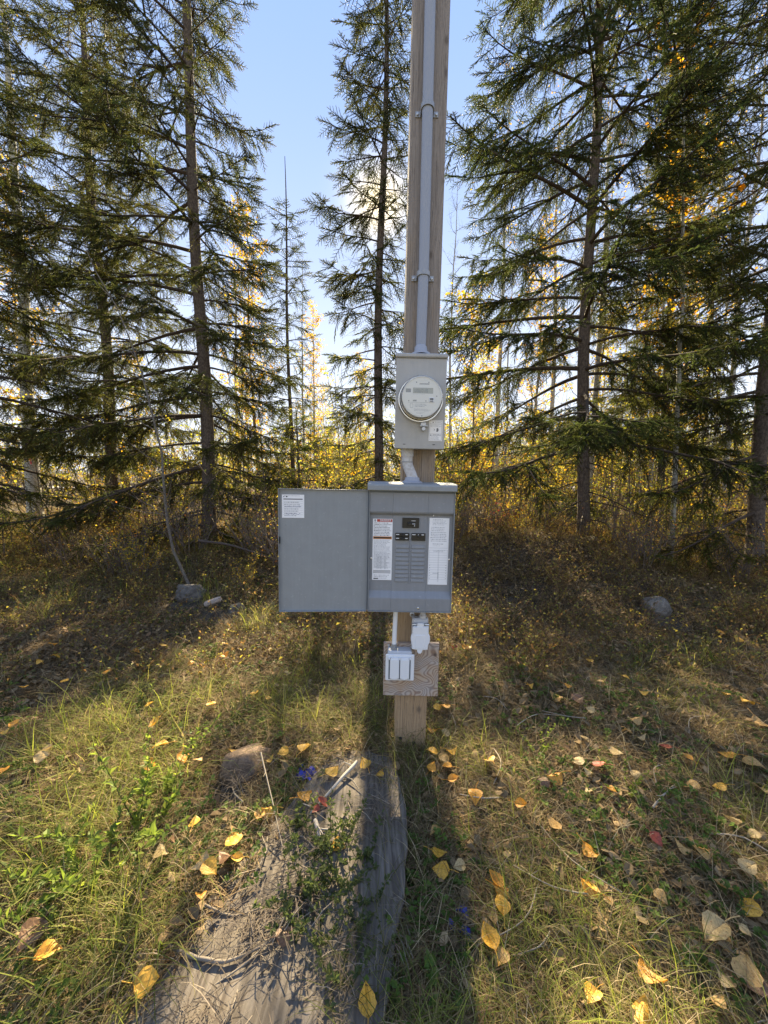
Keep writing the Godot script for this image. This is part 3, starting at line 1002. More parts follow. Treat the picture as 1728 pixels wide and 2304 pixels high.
	s.tube(pts, radii, 9, Color.WHITE, false, 0.05)
	part("stem", s, M["grey sapling bark"], root)
	for i in 22:
		s = Soup.new()
		var f := rf(2.5, 10.8)
		var p := pts[int(f)].lerp(pts[int(f) + 1], f - int(f))
		var q := p + aim(rf(0, TAU), rf(0.2, 1.1)) * rf(0.15, 0.55)
		s.tube(PackedVector3Array([p, p.lerp(q, 0.5) + Vector3(0, -0.02, 0), q]), PackedFloat32Array([0.004, 0.003, 0.001]), 3)
		part("twig", s, M["shrub stem"], root)
	s = Soup.new()
	s.tube(PackedVector3Array([Vector3(-8.09, 2.0, -8.86), Vector3(-8.07, 1.85, -8.85), Vector3(-8.085, 1.65, -8.84), Vector3(-8.06, 1.45, -8.85)]), PackedFloat32Array([0.02, 0.03, 0.027, 0.018]), 4, Color.WHITE, true)
	B = Vector3(-8.2, 1.7, -9.0)
	single("marking_ribbon", s.mesh(-B), M["pink ribbon"], "faded pink-red marking ribbon hanging on the pale aspen at left", "ribbon", Transform3D(Basis(), B))


# ---------- stones ----------
func stone_mesh(seed_: int, size: Vector3) -> ArrayMesh:
	var n := noise(seed_, 0.9, 3)
	var s := Soup.new()
	var rings := 18
	var sides := 26
	var at := func(i: int, k: int) -> Vector3:
		var b := PI * i / rings
		var a := TAU * (k % sides) / sides
		var d := Vector3(sin(b) * cos(a), cos(b), sin(b) * sin(a))
		var r := 1.0 + 0.34 * n.get_noise_3dv(d * 1.1) + 0.12 * n.get_noise_3dv(d * 3.1) + 0.05 * n.get_noise_3dv(d * 8.0)
		# flattened facets
		for f in [Vector3(0.6, 0.5, 0.6), Vector3(-0.7, 0.4, 0.5), Vector3(0.1, 0.9, -0.3)]:
			var cut: float = d.dot(f.normalized()) * r
			if cut > 0.78:
				r *= 0.78 / cut
		return d * r * size
	for i in rings:
		for k in sides:
			var a: Vector3 = at.call(i, k)
			var b: Vector3 = at.call(i, k + 1)
			var c: Vector3 = at.call(i + 1, k + 1)
			var d: Vector3 = at.call(i + 1, k)
			if i > 0: s.out(a, b, c, Vector3.ZERO)
			if i < rings - 1: s.out(a, c, d, Vector3.ZERO)
	var st := SurfaceTool.new()
	st.begin(Mesh.PRIMITIVE_TRIANGLES)
	st.set_smooth_group(0)
	for v in s.v:
		st.add_vertex(v)
	st.generate_normals()
	return st.commit()


# ---------- the post and what hangs on it (metres from the post's foot, z out of its front face) ----------
func screw(called: String, at: Vector3, r: float, m: Material, parent: Node) -> void:
	var s := Soup.new()
	s.lathe(PackedVector2Array([Vector2(r, 0), Vector2(r, r * 0.35), Vector2(r * 0.7, r * 0.75), Vector2(0, r * 0.9)]), 10, at, Vector3(0, 0, 1))
	part(called, s, m, parent)


func plate(called: String, x0: float, y0: float, x1: float, y1: float, z: float, tex: Texture2D, parent: Node) -> MeshInstance3D:
	var s := Soup.new()
	s.box(Vector3((x0 + x1) / 2, (y0 + y1) / 2, z + 0.0007), Vector3(x1 - x0, y1 - y0, 0.0014), 0.0002)
	var m := StandardMaterial3D.new()
	m.resource_name = called + " print"
	m.albedo_texture = tex
	m.roughness = 0.55
	return part(called, s, m, parent)


func ink(im: Image, x: int, y: int, w: int, h: int, c: Color) -> void:
	im.fill_rect(Rect2i(x, y, w, h), c.linear_to_srgb())


# rows of unreadably small print between y0 and y1
func small_print(im: Image, x0: int, x1: int, y0: int, y1: int, step: int, c: Color) -> void:
	var y := y0
	while y < y1:
		var x := x0 + R.randi() % 3
		var stop := x1 - R.randi() % maxi(2, (x1 - x0) / 3)
		while x < stop:
			var w := 2 + R.randi() % 7
			var fade := c.lerp(Color(0.8, 0.8, 0.8), rf(0.1, 0.5))
			ink(im, x, y, mini(w, stop - x), maxi(1, step / 2), fade)
			x += w + 2
		y += step


func lettering(text: String, height: float, at: Vector3, m: Material, parent: Node) -> void:
	var t := TextMesh.new()
	var f := SystemFont.new()
	f.font_names = PackedStringArray(["Droid Sans"])
	f.font_weight = 700
	t.font = f
	t.font_size = 32
	t.pixel_size = height / 24.0
	t.depth = 0.0004
	t.text = text
	var o := MeshInstance3D.new()
	o.name = "lettering"
	o.mesh = t
	o.material_override = m
	parent.add_child(o, true)
	o.position = at - B


func service_post() -> void:
	R.seed = 4242
	# the post
	var root := thing("wooden_post", "square sawn timber post carrying the meter and the panel", "post", Vector3.ZERO, "", true)
	var s := Soup.new()
	s.box(Vector3(0.002, 2.45, -0.07), Vector3(0.140, 5.1, 0.14), 0.004)
	part("timber", s, M["post wood"], root)
	screw("bolt_head", Vector3(-0.043, 0.066, -0.001), 0.008, M["dark gap"], root)
	screw("bolt_head", Vector3(0.018, 0.046, -0.001), 0.008, M["dark gap"], root)

	# the service conduit above the meter
	root = thing("service_conduit", "grey plastic conduit running up the post above the meter", "conduit", Vector3(0, 1.73, 0), "", true)
	s = Soup.new()
	s.tube(PackedVector3Array([Vector3(-0.005, 1.77, 0.034), Vector3(-0.002, 2.1, 0.031), Vector3(-0.005, 2.65, 0.029), Vector3(-0.009, 3.3, 0.028), Vector3(-0.012, 4.6, 0.028)]), PackedFloat32Array([0.0205, 0.0205, 0.0205, 0.0205, 0.0205]), 24)
	for i in s.t.size():
		s.t[i].x += 0.05
	part("pipe", s, M["grey conduit"], root)
	s = Soup.new()
	s.lathe(PackedVector2Array([Vector2(0.042, -0.003), Vector2(0.042, 0.006), Vector2(0.030, 0.010), Vector2(0.027, 0.012), Vector2(0.025, 0.040), Vector2(0.0235, 0.043), Vector2(0.0207, 0.043)]), 26, Vector3(-0.005, 1.735, 0.046), Vector3(0.0, 1, -0.25).normalized())
	part("hub", s, M["conduit fitting"], root)
	for at in [Vector3(-0.005, 2.655, 0.029), Vector3(-0.003, 2.055, 0.031)]:
		var arch := Soup.new()
		var rings := 15
		for i in rings - 1:
			var a0 := PI * i / (rings - 1)
			var a1 := PI * (i + 1) / (rings - 1)
			var mid := (a0 + a1) / 2
			arch.box(at + Vector3(cos(mid) * 0.0235, 0, maxf(sin(mid), 0.0) * 0.0235), Vector3(0.0225 * PI / (rings - 1) * 1.12, 0.019, 0.0035), 0.0008, Basis(Vector3(0, 1, 0), PI / 2 - mid))
		for side in [-1.0, 1.0]:
			arch.box(at + Vector3(side * 0.0238, 0, -0.013), Vector3(0.0035, 0.019, 0.028), 0.0008)
			arch.box(at + Vector3(side * 0.034, -0.003, -0.0265), Vector3(0.021, 0.022, 0.0035), 0.0015)
		var strap := part("strap", arch, M["dull zinc"], root)
		for side in [-1.0, 1.0]:
			screw("screw", at + Vector3(side * 0.036, -0.004, -0.025), 0.006, M["galvanised"], strap)

	meter_box()
	# offset fitting between meter and panel
	root = thing("offset_fitting", "weathered offset conduit elbow between meter box and panel", "conduit", Vector3(-0.026, 1.236, 0.05), "", true)
	s = Soup.new()
	s.lathe(PackedVector2Array([Vector2(0.025, -0.03), Vector2(0.025, 0.0), Vector2(0.0235, 0.004), Vector2(0.022, 0.004)]), 24, Vector3(-0.048, 1.372, 0.052), Vector3(0, 1, 0))
	part("coupling", s, M["weathered fitting"], root)
	s = Soup.new()
	s.tube(PackedVector3Array([Vector3(-0.048, 1.375, 0.052), Vector3(-0.048, 1.322, 0.052), Vector3(-0.047, 1.310, 0.052), Vector3(-0.044, 1.300, 0.052), Vector3(-0.030, 1.268, 0.052), Vector3(-0.025, 1.256, 0.052), Vector3(-0.024, 1.235, 0.052)]), PackedFloat32Array([0.0215, 0.0215, 0.0218, 0.0215, 0.0215, 0.0215, 0.0215]), 24)
	part("bend", s, M["weathered fitting"], root)
	s = Soup.new()
	s.lathe(PackedVector2Array([Vector2(0.0235, -0.002), Vector2(0.0235, 0.003), Vector2(0.0218, 0.004)]), 24, Vector3(-0.048, 1.318, 0.052), Vector3(0, 1, 0))
	part("collar", s, M["dull zinc"], root)
	s = Soup.new()
	s.lathe(PackedVector2Array([Vector2(0.042, 0.0), Vector2(0.042, 0.004), Vector2(0.031, 0.010), Vector2(0.029, 0.020), Vector2(0.0265, 0.023), Vector2(0.0215, 0.023)]), 26, Vector3(-0.026, 1.2335, 0.052), Vector3(0, 1, 0))
	part("hub", s, M["conduit fitting"], root)

	panel()
	outlets()


func meter_box() -> void:
	var st := M["meter steel"] as Material
	var root := thing("meter_box", "light grey steel meter box with a round glass electricity meter", "meter box", Vector3(-0.006, 1.369, 0), "", true)
	var s := Soup.new()
	s.box(Vector3(-0.0065, 1.545, 0.055), Vector3(0.188, 0.346, 0.108), 0.003)
	part("enclosure", s, st, root)
	s = Soup.new()
	s.box(Vector3(-0.0065, 1.5405, 0.1115), Vector3(0.1945, 0.3435, 0.007), 0.002)
	s.box(Vector3(-0.0065, 1.3705, 0.109), Vector3(0.192, 0.003, 0.012), 0.001)
	var cover := part("cover", s, st, root)
	for x in [-0.066, 0.050]:
		s = Soup.new()
		s.box(Vector3(x, 1.386, 0.1155), Vector3(0.010, 0.0022, 0.001), 0.0003)
		part("slot", s, M["dark gap"], cover)
	s = Soup.new()
	s.box(Vector3(-0.0065, 1.7205, 0.062), Vector3(0.200, 0.016, 0.124), 0.004)
	part("rain_lip", s, st, root)
	var c := Vector3(-0.0075, 1.556, 0.115)
	var z := Vector3(0, 0, 1)
	# the meter: sealing ring, base, dial, glass
	s = Soup.new()
	s.lathe(PackedVector2Array([Vector2(0.079, 0), Vector2(0.0875, 0.0), Vector2(0.0885, 0.004), Vector2(0.0875, 0.013), Vector2(0.085, 0.017), Vector2(0.0815, 0.017), Vector2(0.0805, 0.012)]), 64, c, z)
	part("sealing_ring", s, M["meter ring"], root)
	s = Soup.new()
	s.lathe(PackedVector2Array([Vector2(0.0805, 0.0), Vector2(0.0805, 0.016), Vector2(0.0765, 0.018), Vector2(0.0765, 0.027), Vector2(0.074, 0.027), Vector2(0.0, 0.027)]), 64, c, z)
	part("meter_base", s, M["dark gap"], root)
	s = Soup.new()
	s.lathe(PackedVector2Array([Vector2(0.0745, 0.027), Vector2(0.0745, 0.060), Vector2(0.0735, 0.063), Vector2(0.0725, 0.063)]), 64, c, z)
	part("dial_rim", s, M["meter ring"], root)
	var im := Image.create(256, 256, false, Image.FORMAT_RGB8)
	var pale := Color(0.68, 0.665, 0.58)
	ink(im, 0, 0, 256, 256, pale)
	var grey := Color(0.07, 0.07, 0.065)
	var mid := Color(0.22, 0.22, 0.19)
	# display window with its row of digits, the nameplate under it
	ink(im, 68, 70, 132, 36, mid)
	ink(im, 70, 73, 128, 31, Color(0.33, 0.335, 0.26))
	for k in 6:
		ink(im, 80 + k * 15, 79, 2, 19, grey)
		ink(im, 88 + k * 15, 79, 2, 19, grey)
		if k % 2: ink(im, 80 + k * 15, 79, 10, 2, grey)
		ink(im, 80 + k * 15, 97, 10, 2, grey)
	ink(im, 22, 76, 34, 24, mid)
	ink(im, 44, 80, 8, 18, Color(0.2, 0.2, 0.2))
	ink(im, 110, 42, 64, 7, mid)
	small_print(im, 112, 170, 44, 48, 3, grey)
	small_print(im, 70, 150, 112, 116, 4, mid)
	for q in [Vector2i(88, 32), Vector2i(168, 32), Vector2i(40, 150), Vector2i(152, 150), Vector2i(222, 118), Vector2i(128, 246)]:
		ink(im, q.x, q.y, 6, 7, grey)
	ink(im, 70, 147, 24, 10, mid)
	ink(im, 38, 162, 130, 2, mid)
	ink(im, 52, 172, 20, 26, mid)
	ink(im, 54, 174, 16, 22, pale)
	small_print(im, 82, 168, 172, 196, 8, grey)
	small_print(im, 78, 186, 204, 218, 6, grey)
	small_print(im, 92, 156, 228, 238, 5, grey)
	var dial_mat := StandardMaterial3D.new()
	dial_mat.resource_name = "dial print"
	dial_mat.albedo_texture = ImageTexture.create_from_image(im)
	dial_mat.roughness = 0.6
	s = Soup.new()
	var cz := c + z * 0.0605
	for k in 64:
		var a := TAU * k / 64
		var b := TAU * (k + 1) / 64
		var pa := Vector3(cos(a), sin(a), 0)
		var pb := Vector3(cos(b), sin(b), 0)
		s.out(cz, cz + pa * 0.0728, cz + pb * 0.0728, c, Color.WHITE, Vector2(0.5, 0.5), Vector2(0.5 + pa.x * 0.5, 0.5 - pa.y * 0.5), Vector2(0.5 + pb.x * 0.5, 0.5 - pb.y * 0.5))
	var dial := part("dial", s, dial_mat, root)
	s = Soup.new()
	s.box(cz + Vector3(0.036, -0.0105, 0.002), Vector3(0.019, 0.019, 0.004), 0.0015)
	var port := part("reading_port", s, M["white mark"], dial)
	s = Soup.new()
	s.box(cz + Vector3(0.036, -0.008, 0.0042), Vector3(0.013, 0.007, 0.0015), 0.0005)
	s.box(cz + Vector3(0.036, -0.0155, 0.0042), Vector3(0.013, 0.0035, 0.0015), 0.0005)
	part("socket", s, M["dark gap"], dial)
	port.name = "reading_port"
	s = Soup.new()
	s.lathe(PackedVector2Array([Vector2(0.0795, 0.0165), Vector2(0.0785, 0.050), Vector2(0.0775, 0.068), Vector2(0.0755, 0.0735), Vector2(0.071, 0.076), Vector2(0.0, 0.0765)]), 64, c, z)
	part("glass_cover", s, M["meter glass"], root)
	# ring latch with its seal
	s = Soup.new()
	s.box(c + Vector3(0.013, -0.094, 0.010), Vector3(0.020, 0.016, 0.018), 0.002)
	s.tube(PackedVector3Array([c + Vector3(0.0, -0.100, 0.012), c + Vector3(0.030, -0.100, 0.012)]), PackedFloat32Array([0.0055, 0.0055]), 12, Color.WHITE, true)
	s.tube(PackedVector3Array([c + Vector3(0.014, -0.112, 0.008), c + Vector3(0.014, -0.112, 0.024)]), PackedFloat32Array([0.008, 0.007]), 12, Color.WHITE, true)
	part("latch", s, M["galvanised"], root)
	# warning sticker
	im = Image.create(96, 144, false, Image.FORMAT_RGB8)
	ink(im, 0, 0, 96, 144, Color(0.84, 0.83, 0.80))
	for r in [Rect2i(5, 4, 86, 2), Rect2i(5, 24, 86, 2), Rect2i(5, 94, 86, 2), Rect2i(5, 106, 86, 2), Rect2i(5, 137, 86, 2), Rect2i(5, 4, 2, 135), Rect2i(89, 4, 2, 135)]:
		ink(im, r.position.x, r.position.y, r.size.x, r.size.y, Color(0.25, 0.25, 0.25))
	var black := Color(0.03, 0.03, 0.03)
	for k in 9:
		ink(im, 28 - k / 2, 9 + k, 1 + k, 1, black)
		ink(im, 14 - k / 3, 97 + k, 1 + k * 2 / 3, 1, black)
	small_print(im, 40, 84, 11, 17, 4, black)
	small_print(im, 10, 86, 30, 46, 5, Color(0.2, 0.2, 0.2))
	for k in 26:  # the struck-hand pictogram: a bolt and a hand
		ink(im, 54 + int(4 * sin(k * 0.8)), 54 + k, 15 - absi(k - 12) / 2, 1, black if k % 5 else Color(0.5, 0.5, 0.5))
	for k in 14:
		ink(im, 33 + (k if k < 7 else 14 - k), 58 + k, 3, 1, black)
	small_print(im, 28, 84, 98, 104, 4, black)
	small_print(im, 10, 86, 112, 134, 5, Color(0.2, 0.2, 0.2))
	plate("warning_sticker", 0.029, 1.400, 0.082, 1.480, 0.115, ImageTexture.create_from_image(im), root)


func panel() -> void:
	var root := thing("electrical_panel", "dark grey outdoor breaker panel with its door hanging open", "electrical panel", Vector3(-0.027, 0.703, 0), "", true)
	var steel := M["panel steel"] as Material
	var s := Soup.new()
	s.box(Vector3(-0.027, 0.952, 0.040), Vector3(0.344, 0.498, 0.080), 0.003)
	for x in [-0.1975, 0.1435]:
		s.box(Vector3(x, 0.952, 0.094), Vector3(0.003, 0.498, 0.030), 0.001)
	s.box(Vector3(-0.027, 0.7045, 0.094), Vector3(0.338, 0.003, 0.030), 0.001)
	part("enclosure", s, steel, root)
	# sloping rain hood with a turned-down lip
	s = Soup.new()
	var prof := [Vector2(0.0, 1.236), Vector2(0.118, 1.232), Vector2(0.127, 1.229), Vector2(0.130, 1.222), Vector2(0.130, 1.2055), Vector2(0.127, 1.2055), Vector2(0.126, 1.203), Vector2(0.0, 1.203)]
	var mid := Vector3(-0.03, 1.218, 0.06)
	for i in prof.size():
		var a: Vector2 = prof[i]
		var b: Vector2 = prof[(i + 1) % prof.size()]
		s.quad_out(Vector3(-0.2055, a.y, a.x), Vector3(0.147, a.y, a.x), Vector3(0.147, b.y, b.x), Vector3(-0.2055, b.y, b.x), mid)
		s.out(Vector3(-0.2055, a.y, a.x), Vector3(-0.2055, b.y, b.x), Vector3(-0.2055, 1.218, 0.06), mid)
		s.out(Vector3(0.147, a.y, a.x), Vector3(0.147, b.y, b.x), Vector3(0.147, 1.218, 0.06), mid)
	part("rain_hood", s, steel, root)
	s = Soup.new()
	s.box(Vector3(-0.027, 1.1985, 0.095), Vector3(0.338, 0.007, 0.022), 0.001)
	part("hood_gasket", s, M["panel edge"], root)
	# the pressed inner cover: upper ledge, recessed middle, sloping lower ledge; its middle bay stands a little proud
	var front := [Vector2(0.1035, 1.1945), Vector2(0.105, 1.119), Vector2(0.103, 1.113), Vector2(0.090, 1.104), Vector2(0.088, 1.100), Vector2(0.088, 0.787), Vector2(0.090, 0.784), Vector2(0.106, 0.762), Vector2(0.1065, 0.758), Vector2(0.1055, 0.7075)]
	s = Soup.new()
	for bay in [[-0.1955, -0.104, 0.0], [-0.1025, 0.0365, 0.0024], [0.038, 0.1415, 0.0]]:
		for i in front.size() - 1:
			var a: Vector2 = front[i]
			var b: Vector2 = front[i + 1]
			s.quad_out(Vector3(bay[0], a.y, a.x + bay[2]), Vector3(bay[1], a.y, a.x + bay[2]), Vector3(bay[1], b.y, b.x + bay[2]), Vector3(bay[0], b.y, b.x + bay[2]), Vector3(bay[0], (a.y + b.y) / 2, -1.0))
	for seam in [[-0.104, -0.1025, 0.0, 0.0024], [0.0365, 0.038, 0.0024, 0.0]]:
		for i in front.size() - 1:
			var a: Vector2 = front[i]
			var b: Vector2 = front[i + 1]
			s.quad_out(Vector3(seam[0], a.y, a.x + seam[2]), Vector3(seam[1], a.y, a.x + seam[3]), Vector3(seam[1], b.y, b.x + seam[3]), Vector3(seam[0], b.y, b.x + seam[2]), Vector3(seam[0], (a.y + b.y) / 2, -1.0))
	var cover := part("inner_cover", s, M["cover steel"], root)
	# raised frame round the two rows of blanks
	s = Soup.new()
	s.box(Vector3(-0.0295, 0.910, 0.0912), Vector3(0.006, 0.18, 0.003), 0.001)
	part("centre_rib", s, M["cover steel"], cover)
	var zf := 0.0904
	for row in 9:
		for x in [-0.0615, 0.0035]:
			s = Soup.new()
			var y: float = 0.974 - row * 0.0176
			s.box(Vector3(x, y, zf + 0.0004), Vector3(0.056, 0.0148, 0.0052), 0.0022, Basis(Vector3(1, 0, 0), -0.16))
			part("blank_plate", s, M["cover steel"], root)
	# breakers
	s = Soup.new()
	s.box(Vector3(-0.030, 1.0725, zf + 0.002), Vector3(0.068, 0.041, 0.008), 0.001)
	var main := part("main_breaker", s, M["breaker plastic"], root)
	s = Soup.new()
	s.box(Vector3(-0.030, 1.069, zf + 0.010), Vector3(0.024, 0.011, 0.016), 0.002)
	part("toggle", s, M["breaker plastic"], main)
	s = Soup.new()
	s.box(Vector3(-0.019, 1.0705, zf + 0.0185), Vector3(0.0, 0.0, 0.0) + Vector3(0.012, 0.0022, 0.0006), 0.0001)
	s.box(Vector3(-0.014, 1.0615, zf + 0.0062), Vector3(0.0025, 0.006, 0.0006), 0.0001)
	s.box(Vector3(-0.019, 1.0815, zf + 0.0062), Vector3(0.018, 0.0018, 0.0006), 0.0001)
	part("white_print", s, M["white mark"], main)
	for q in [[-0.063, 1.0232, 0.0148], [-0.063, 1.0074, 0.0148], [0.003, 1.0155, 0.031]]:
		s = Soup.new()
		s.box(Vector3(q[0], q[1], zf + 0.002), Vector3(0.056, q[2], 0.008), 0.001)
		var br := part("breaker", s, M["breaker plastic"], root)
		s = Soup.new()
		s.box(Vector3(q[0] + 0.002, q[1] + (0.003 if q[2] > 0.02 else 0.0), zf + 0.009), Vector3(0.014, 0.008, 0.010), 0.0015)
		part("toggle", s, M["breaker plastic"], br)
		s = Soup.new()
		var top: float = q[1] + q[2] * 0.5 - 0.006
		for x in [[-0.019, 0.013], [-0.001, 0.003], [0.017, 0.010]]:
			s.box(Vector3(q[0] + x[0], top, zf + 0.0063), Vector3(x[1], 0.0034, 0.0006), 0.0001)
		part("white_print", s, M["white mark"], br)
	# wiring notices stuck on the cover
	var white := Color(0.84, 0.84, 0.84)
	var black := Color(0.06, 0.06, 0.065)
	var faint := Color(0.30, 0.31, 0.33)
	var im := Image.create(104, 324, false, Image.FORMAT_RGB8)
	ink(im, 0, 0, 104, 324, white)
	ink(im, 22, 2, 80, 14, Color(0.45, 0.05, 0.03))
	ink(im, 8, 3, 8, 12, faint)
	small_print(im, 6, 98, 20, 88, 8, black)
	ink(im, 3, 92, 98, 14, Color(0.62, 0.22, 0.03))
	ink(im, 6, 95, 92, 8, Color(0.05, 0.03, 0.02))
	small_print(im, 6, 98, 110, 170, 6, faint)
	for k in 13:
		ink(im, 6, 172 + k * 7, 92, 1, faint)
		small_print(im, 8, 96, 174 + k * 7, 177 + k * 7, 6, faint)
	for k in 7:
		ink(im, 24 + k * 6 + (k / 5) * 12, 196, 1 + k % 2, 70, faint)
	for k in 3:
		ink(im, 6, 272 + k * 6, 92, 3, Color(0.16, 0.16, 0.17))
	small_print(im, 8, 90, 296, 316, 8, faint)
	ink(im, 8, 314, 24, 5, black)
	var notice := plate("danger_notice", -0.1835, 0.832, -0.103, 1.0865, 0.0884, ImageTexture.create_from_image(im), cover)
	lettering("DANGER", 0.0085, Vector3(-0.132, 1.0802, 0.0902), M["white mark"], notice)
	im = Image.create(104, 352, false, Image.FORMAT_RGB8)
	ink(im, 0, 0, 104, 352, white)
	small_print(im, 16, 92, 6, 36, 7, faint)
	small_print(im, 8, 96, 46, 126, 9, faint)
	small_print(im, 20, 78, 134, 140, 6, black)
	small_print(im, 20, 72, 144, 148, 5, faint)
	ink(im, 3, 156, 98, 1, faint)
	for k in 13:
		ink(im, 4, 168 + k * 13, 96, 1, Color(0.45, 0.46, 0.48))
	for x in [4, 51, 55, 99]:
		ink(im, x, 166, 1, 172, Color(0.38, 0.39, 0.41))
	for k in 6:
		ink(im, 7, 246 + k * 14, 3, 4, faint)
		ink(im, 92, 246 + k * 14, 3, 4, faint)
	ink(im, 24, 290, 30, 2, faint)
	ink(im, 53, 284, 2, 36, faint)
	small_print(im, 24, 88, 168, 176, 6, faint)
	plate("circuit_directory", 0.0465, 0.8165, 0.1275, 1.094, 0.0884, ImageTexture.create_from_image(im), cover)
	for p in [Vector3(-0.1885, 0.923, 0.0885), Vector3(0.1325, 0.924, 0.0885), Vector3(0.009, 0.7215, 0.1075)]:
		screw("screw", p, 0.0048, M["bright screw"], root)
	screw("screw", Vector3(0.062, 1.1035, 0.0905), 0.003, M["bright screw"], root)
	# chipped corner marks and the latch on the far edge
	s = Soup.new()
	s.box(Vector3(0.147, 0.985, 0.096), Vector3(0.005, 0.030, 0.018), 0.001)
	part("catch", s, M["dark gap"], root)
	# hinge
	s = Soup.new()
	s.tube(PackedVector3Array([Vector3(-0.2015, 0.709, 0.104), Vector3(-0.2015, 1.199, 0.104)]), PackedFloat32Array([0.0035, 0.0035]), 10, Color.WHITE, true)
	part("hinge", s, M["panel edge"], root)
	# the door, swung right round so that its inside faces out
	var hinge := Vector3(-0.2045, 0.703, 0.104)
	var was := B
	B = Vector3.ZERO
	s = Soup.new()
	s.box(Vector3(-0.176, 0.2515, -0.0015), Vector3(0.352, 0.497, 0.003), 0.0005)
	s.box(Vector3(-0.3510, 0.2515, 0.005), Vector3(0.002, 0.498, 0.013), 0.0006)
	s.box(Vector3(-0.176, 0.4995, 0.005), Vector3(0.350, 0.002, 0.013), 0.0006)
	s.box(Vector3(-0.176, 0.0035, 0.005), Vector3(0.350, 0.002, 0.013), 0.0006)
	s.box(Vector3(-0.0010, 0.2515, 0.004), Vector3(0.002, 0.498, 0.010), 0.0006)
	var door := part("door", s, steel, root)
	door.position = hinge - was
	door.rotation.y = 0.07
	s = Soup.new()
	s.box(Vector3(-0.3475, 0.296, 0.0085), Vector3(0.004, 0.028, 0.007), 0.0008)
	part("latch", s, M["dark gap"], door)
	s = Soup.new()
	for q in [Vector2(-0.325, 0.355), Vector2(-0.294, 0.283), Vector2(-0.285, 0.205), Vector2(-0.325, 0.058), Vector2(-0.135, 0.072), Vector2(-0.25, 0.06), Vector2(-0.04, 0.472)]:
		s.lathe(PackedVector2Array([Vector2(0.004, 0.0), Vector2(0.0036, 0.0007), Vector2(0.0, 0.0011)]), 9, Vector3(q.x, q.y, 0.0), Vector3(0, 0, 1))
	part("spot_weld", s, steel, door)
	s = Soup.new()
	for k in 4:
		s.box(Vector3(-0.169, 0.290 + k * 0.006, 0.0003), Vector3(0.030 - absf(k - 1.5) * 0.006, 0.0014, 0.0008), 0.0003)
	part("embossed_mark", s, steel, door)
	im = Image.create(112, 116, false, Image.FORMAT_RGB8)
	ink(im, 0, 0, 112, 116, white)
	small_print(im, 10, 104, 5, 10, 5, black)
	ink(im, 8, 8, 4, 5, black)
	ink(im, 20, 7, 8, 6, black)
	ink(im, 8, 20, 96, 5, Color(0.10, 0.10, 0.11))
	for k in 7:
		ink(im, 6, 33 + k * 11, 100, 1, Color(0.45, 0.46, 0.48))
	small_print(im, 10, 100, 36, 108, 11, faint)
	for k in 12:
		ink(im, 14 + k * 7, 58 + int(3 * sin(k * 1.7)), 5, 2, Color(0.14, 0.14, 0.25))
	for k in 9:
		ink(im, 22 + k * 8, 95 + int(3 * sin(k * 2.1)), 6, 2, Color(0.14, 0.14, 0.25))
	plate("inspection_label", -0.339, 0.3845, -0.252, 0.477, 0.0002, ImageTexture.create_from_image(im), door)
	B = was


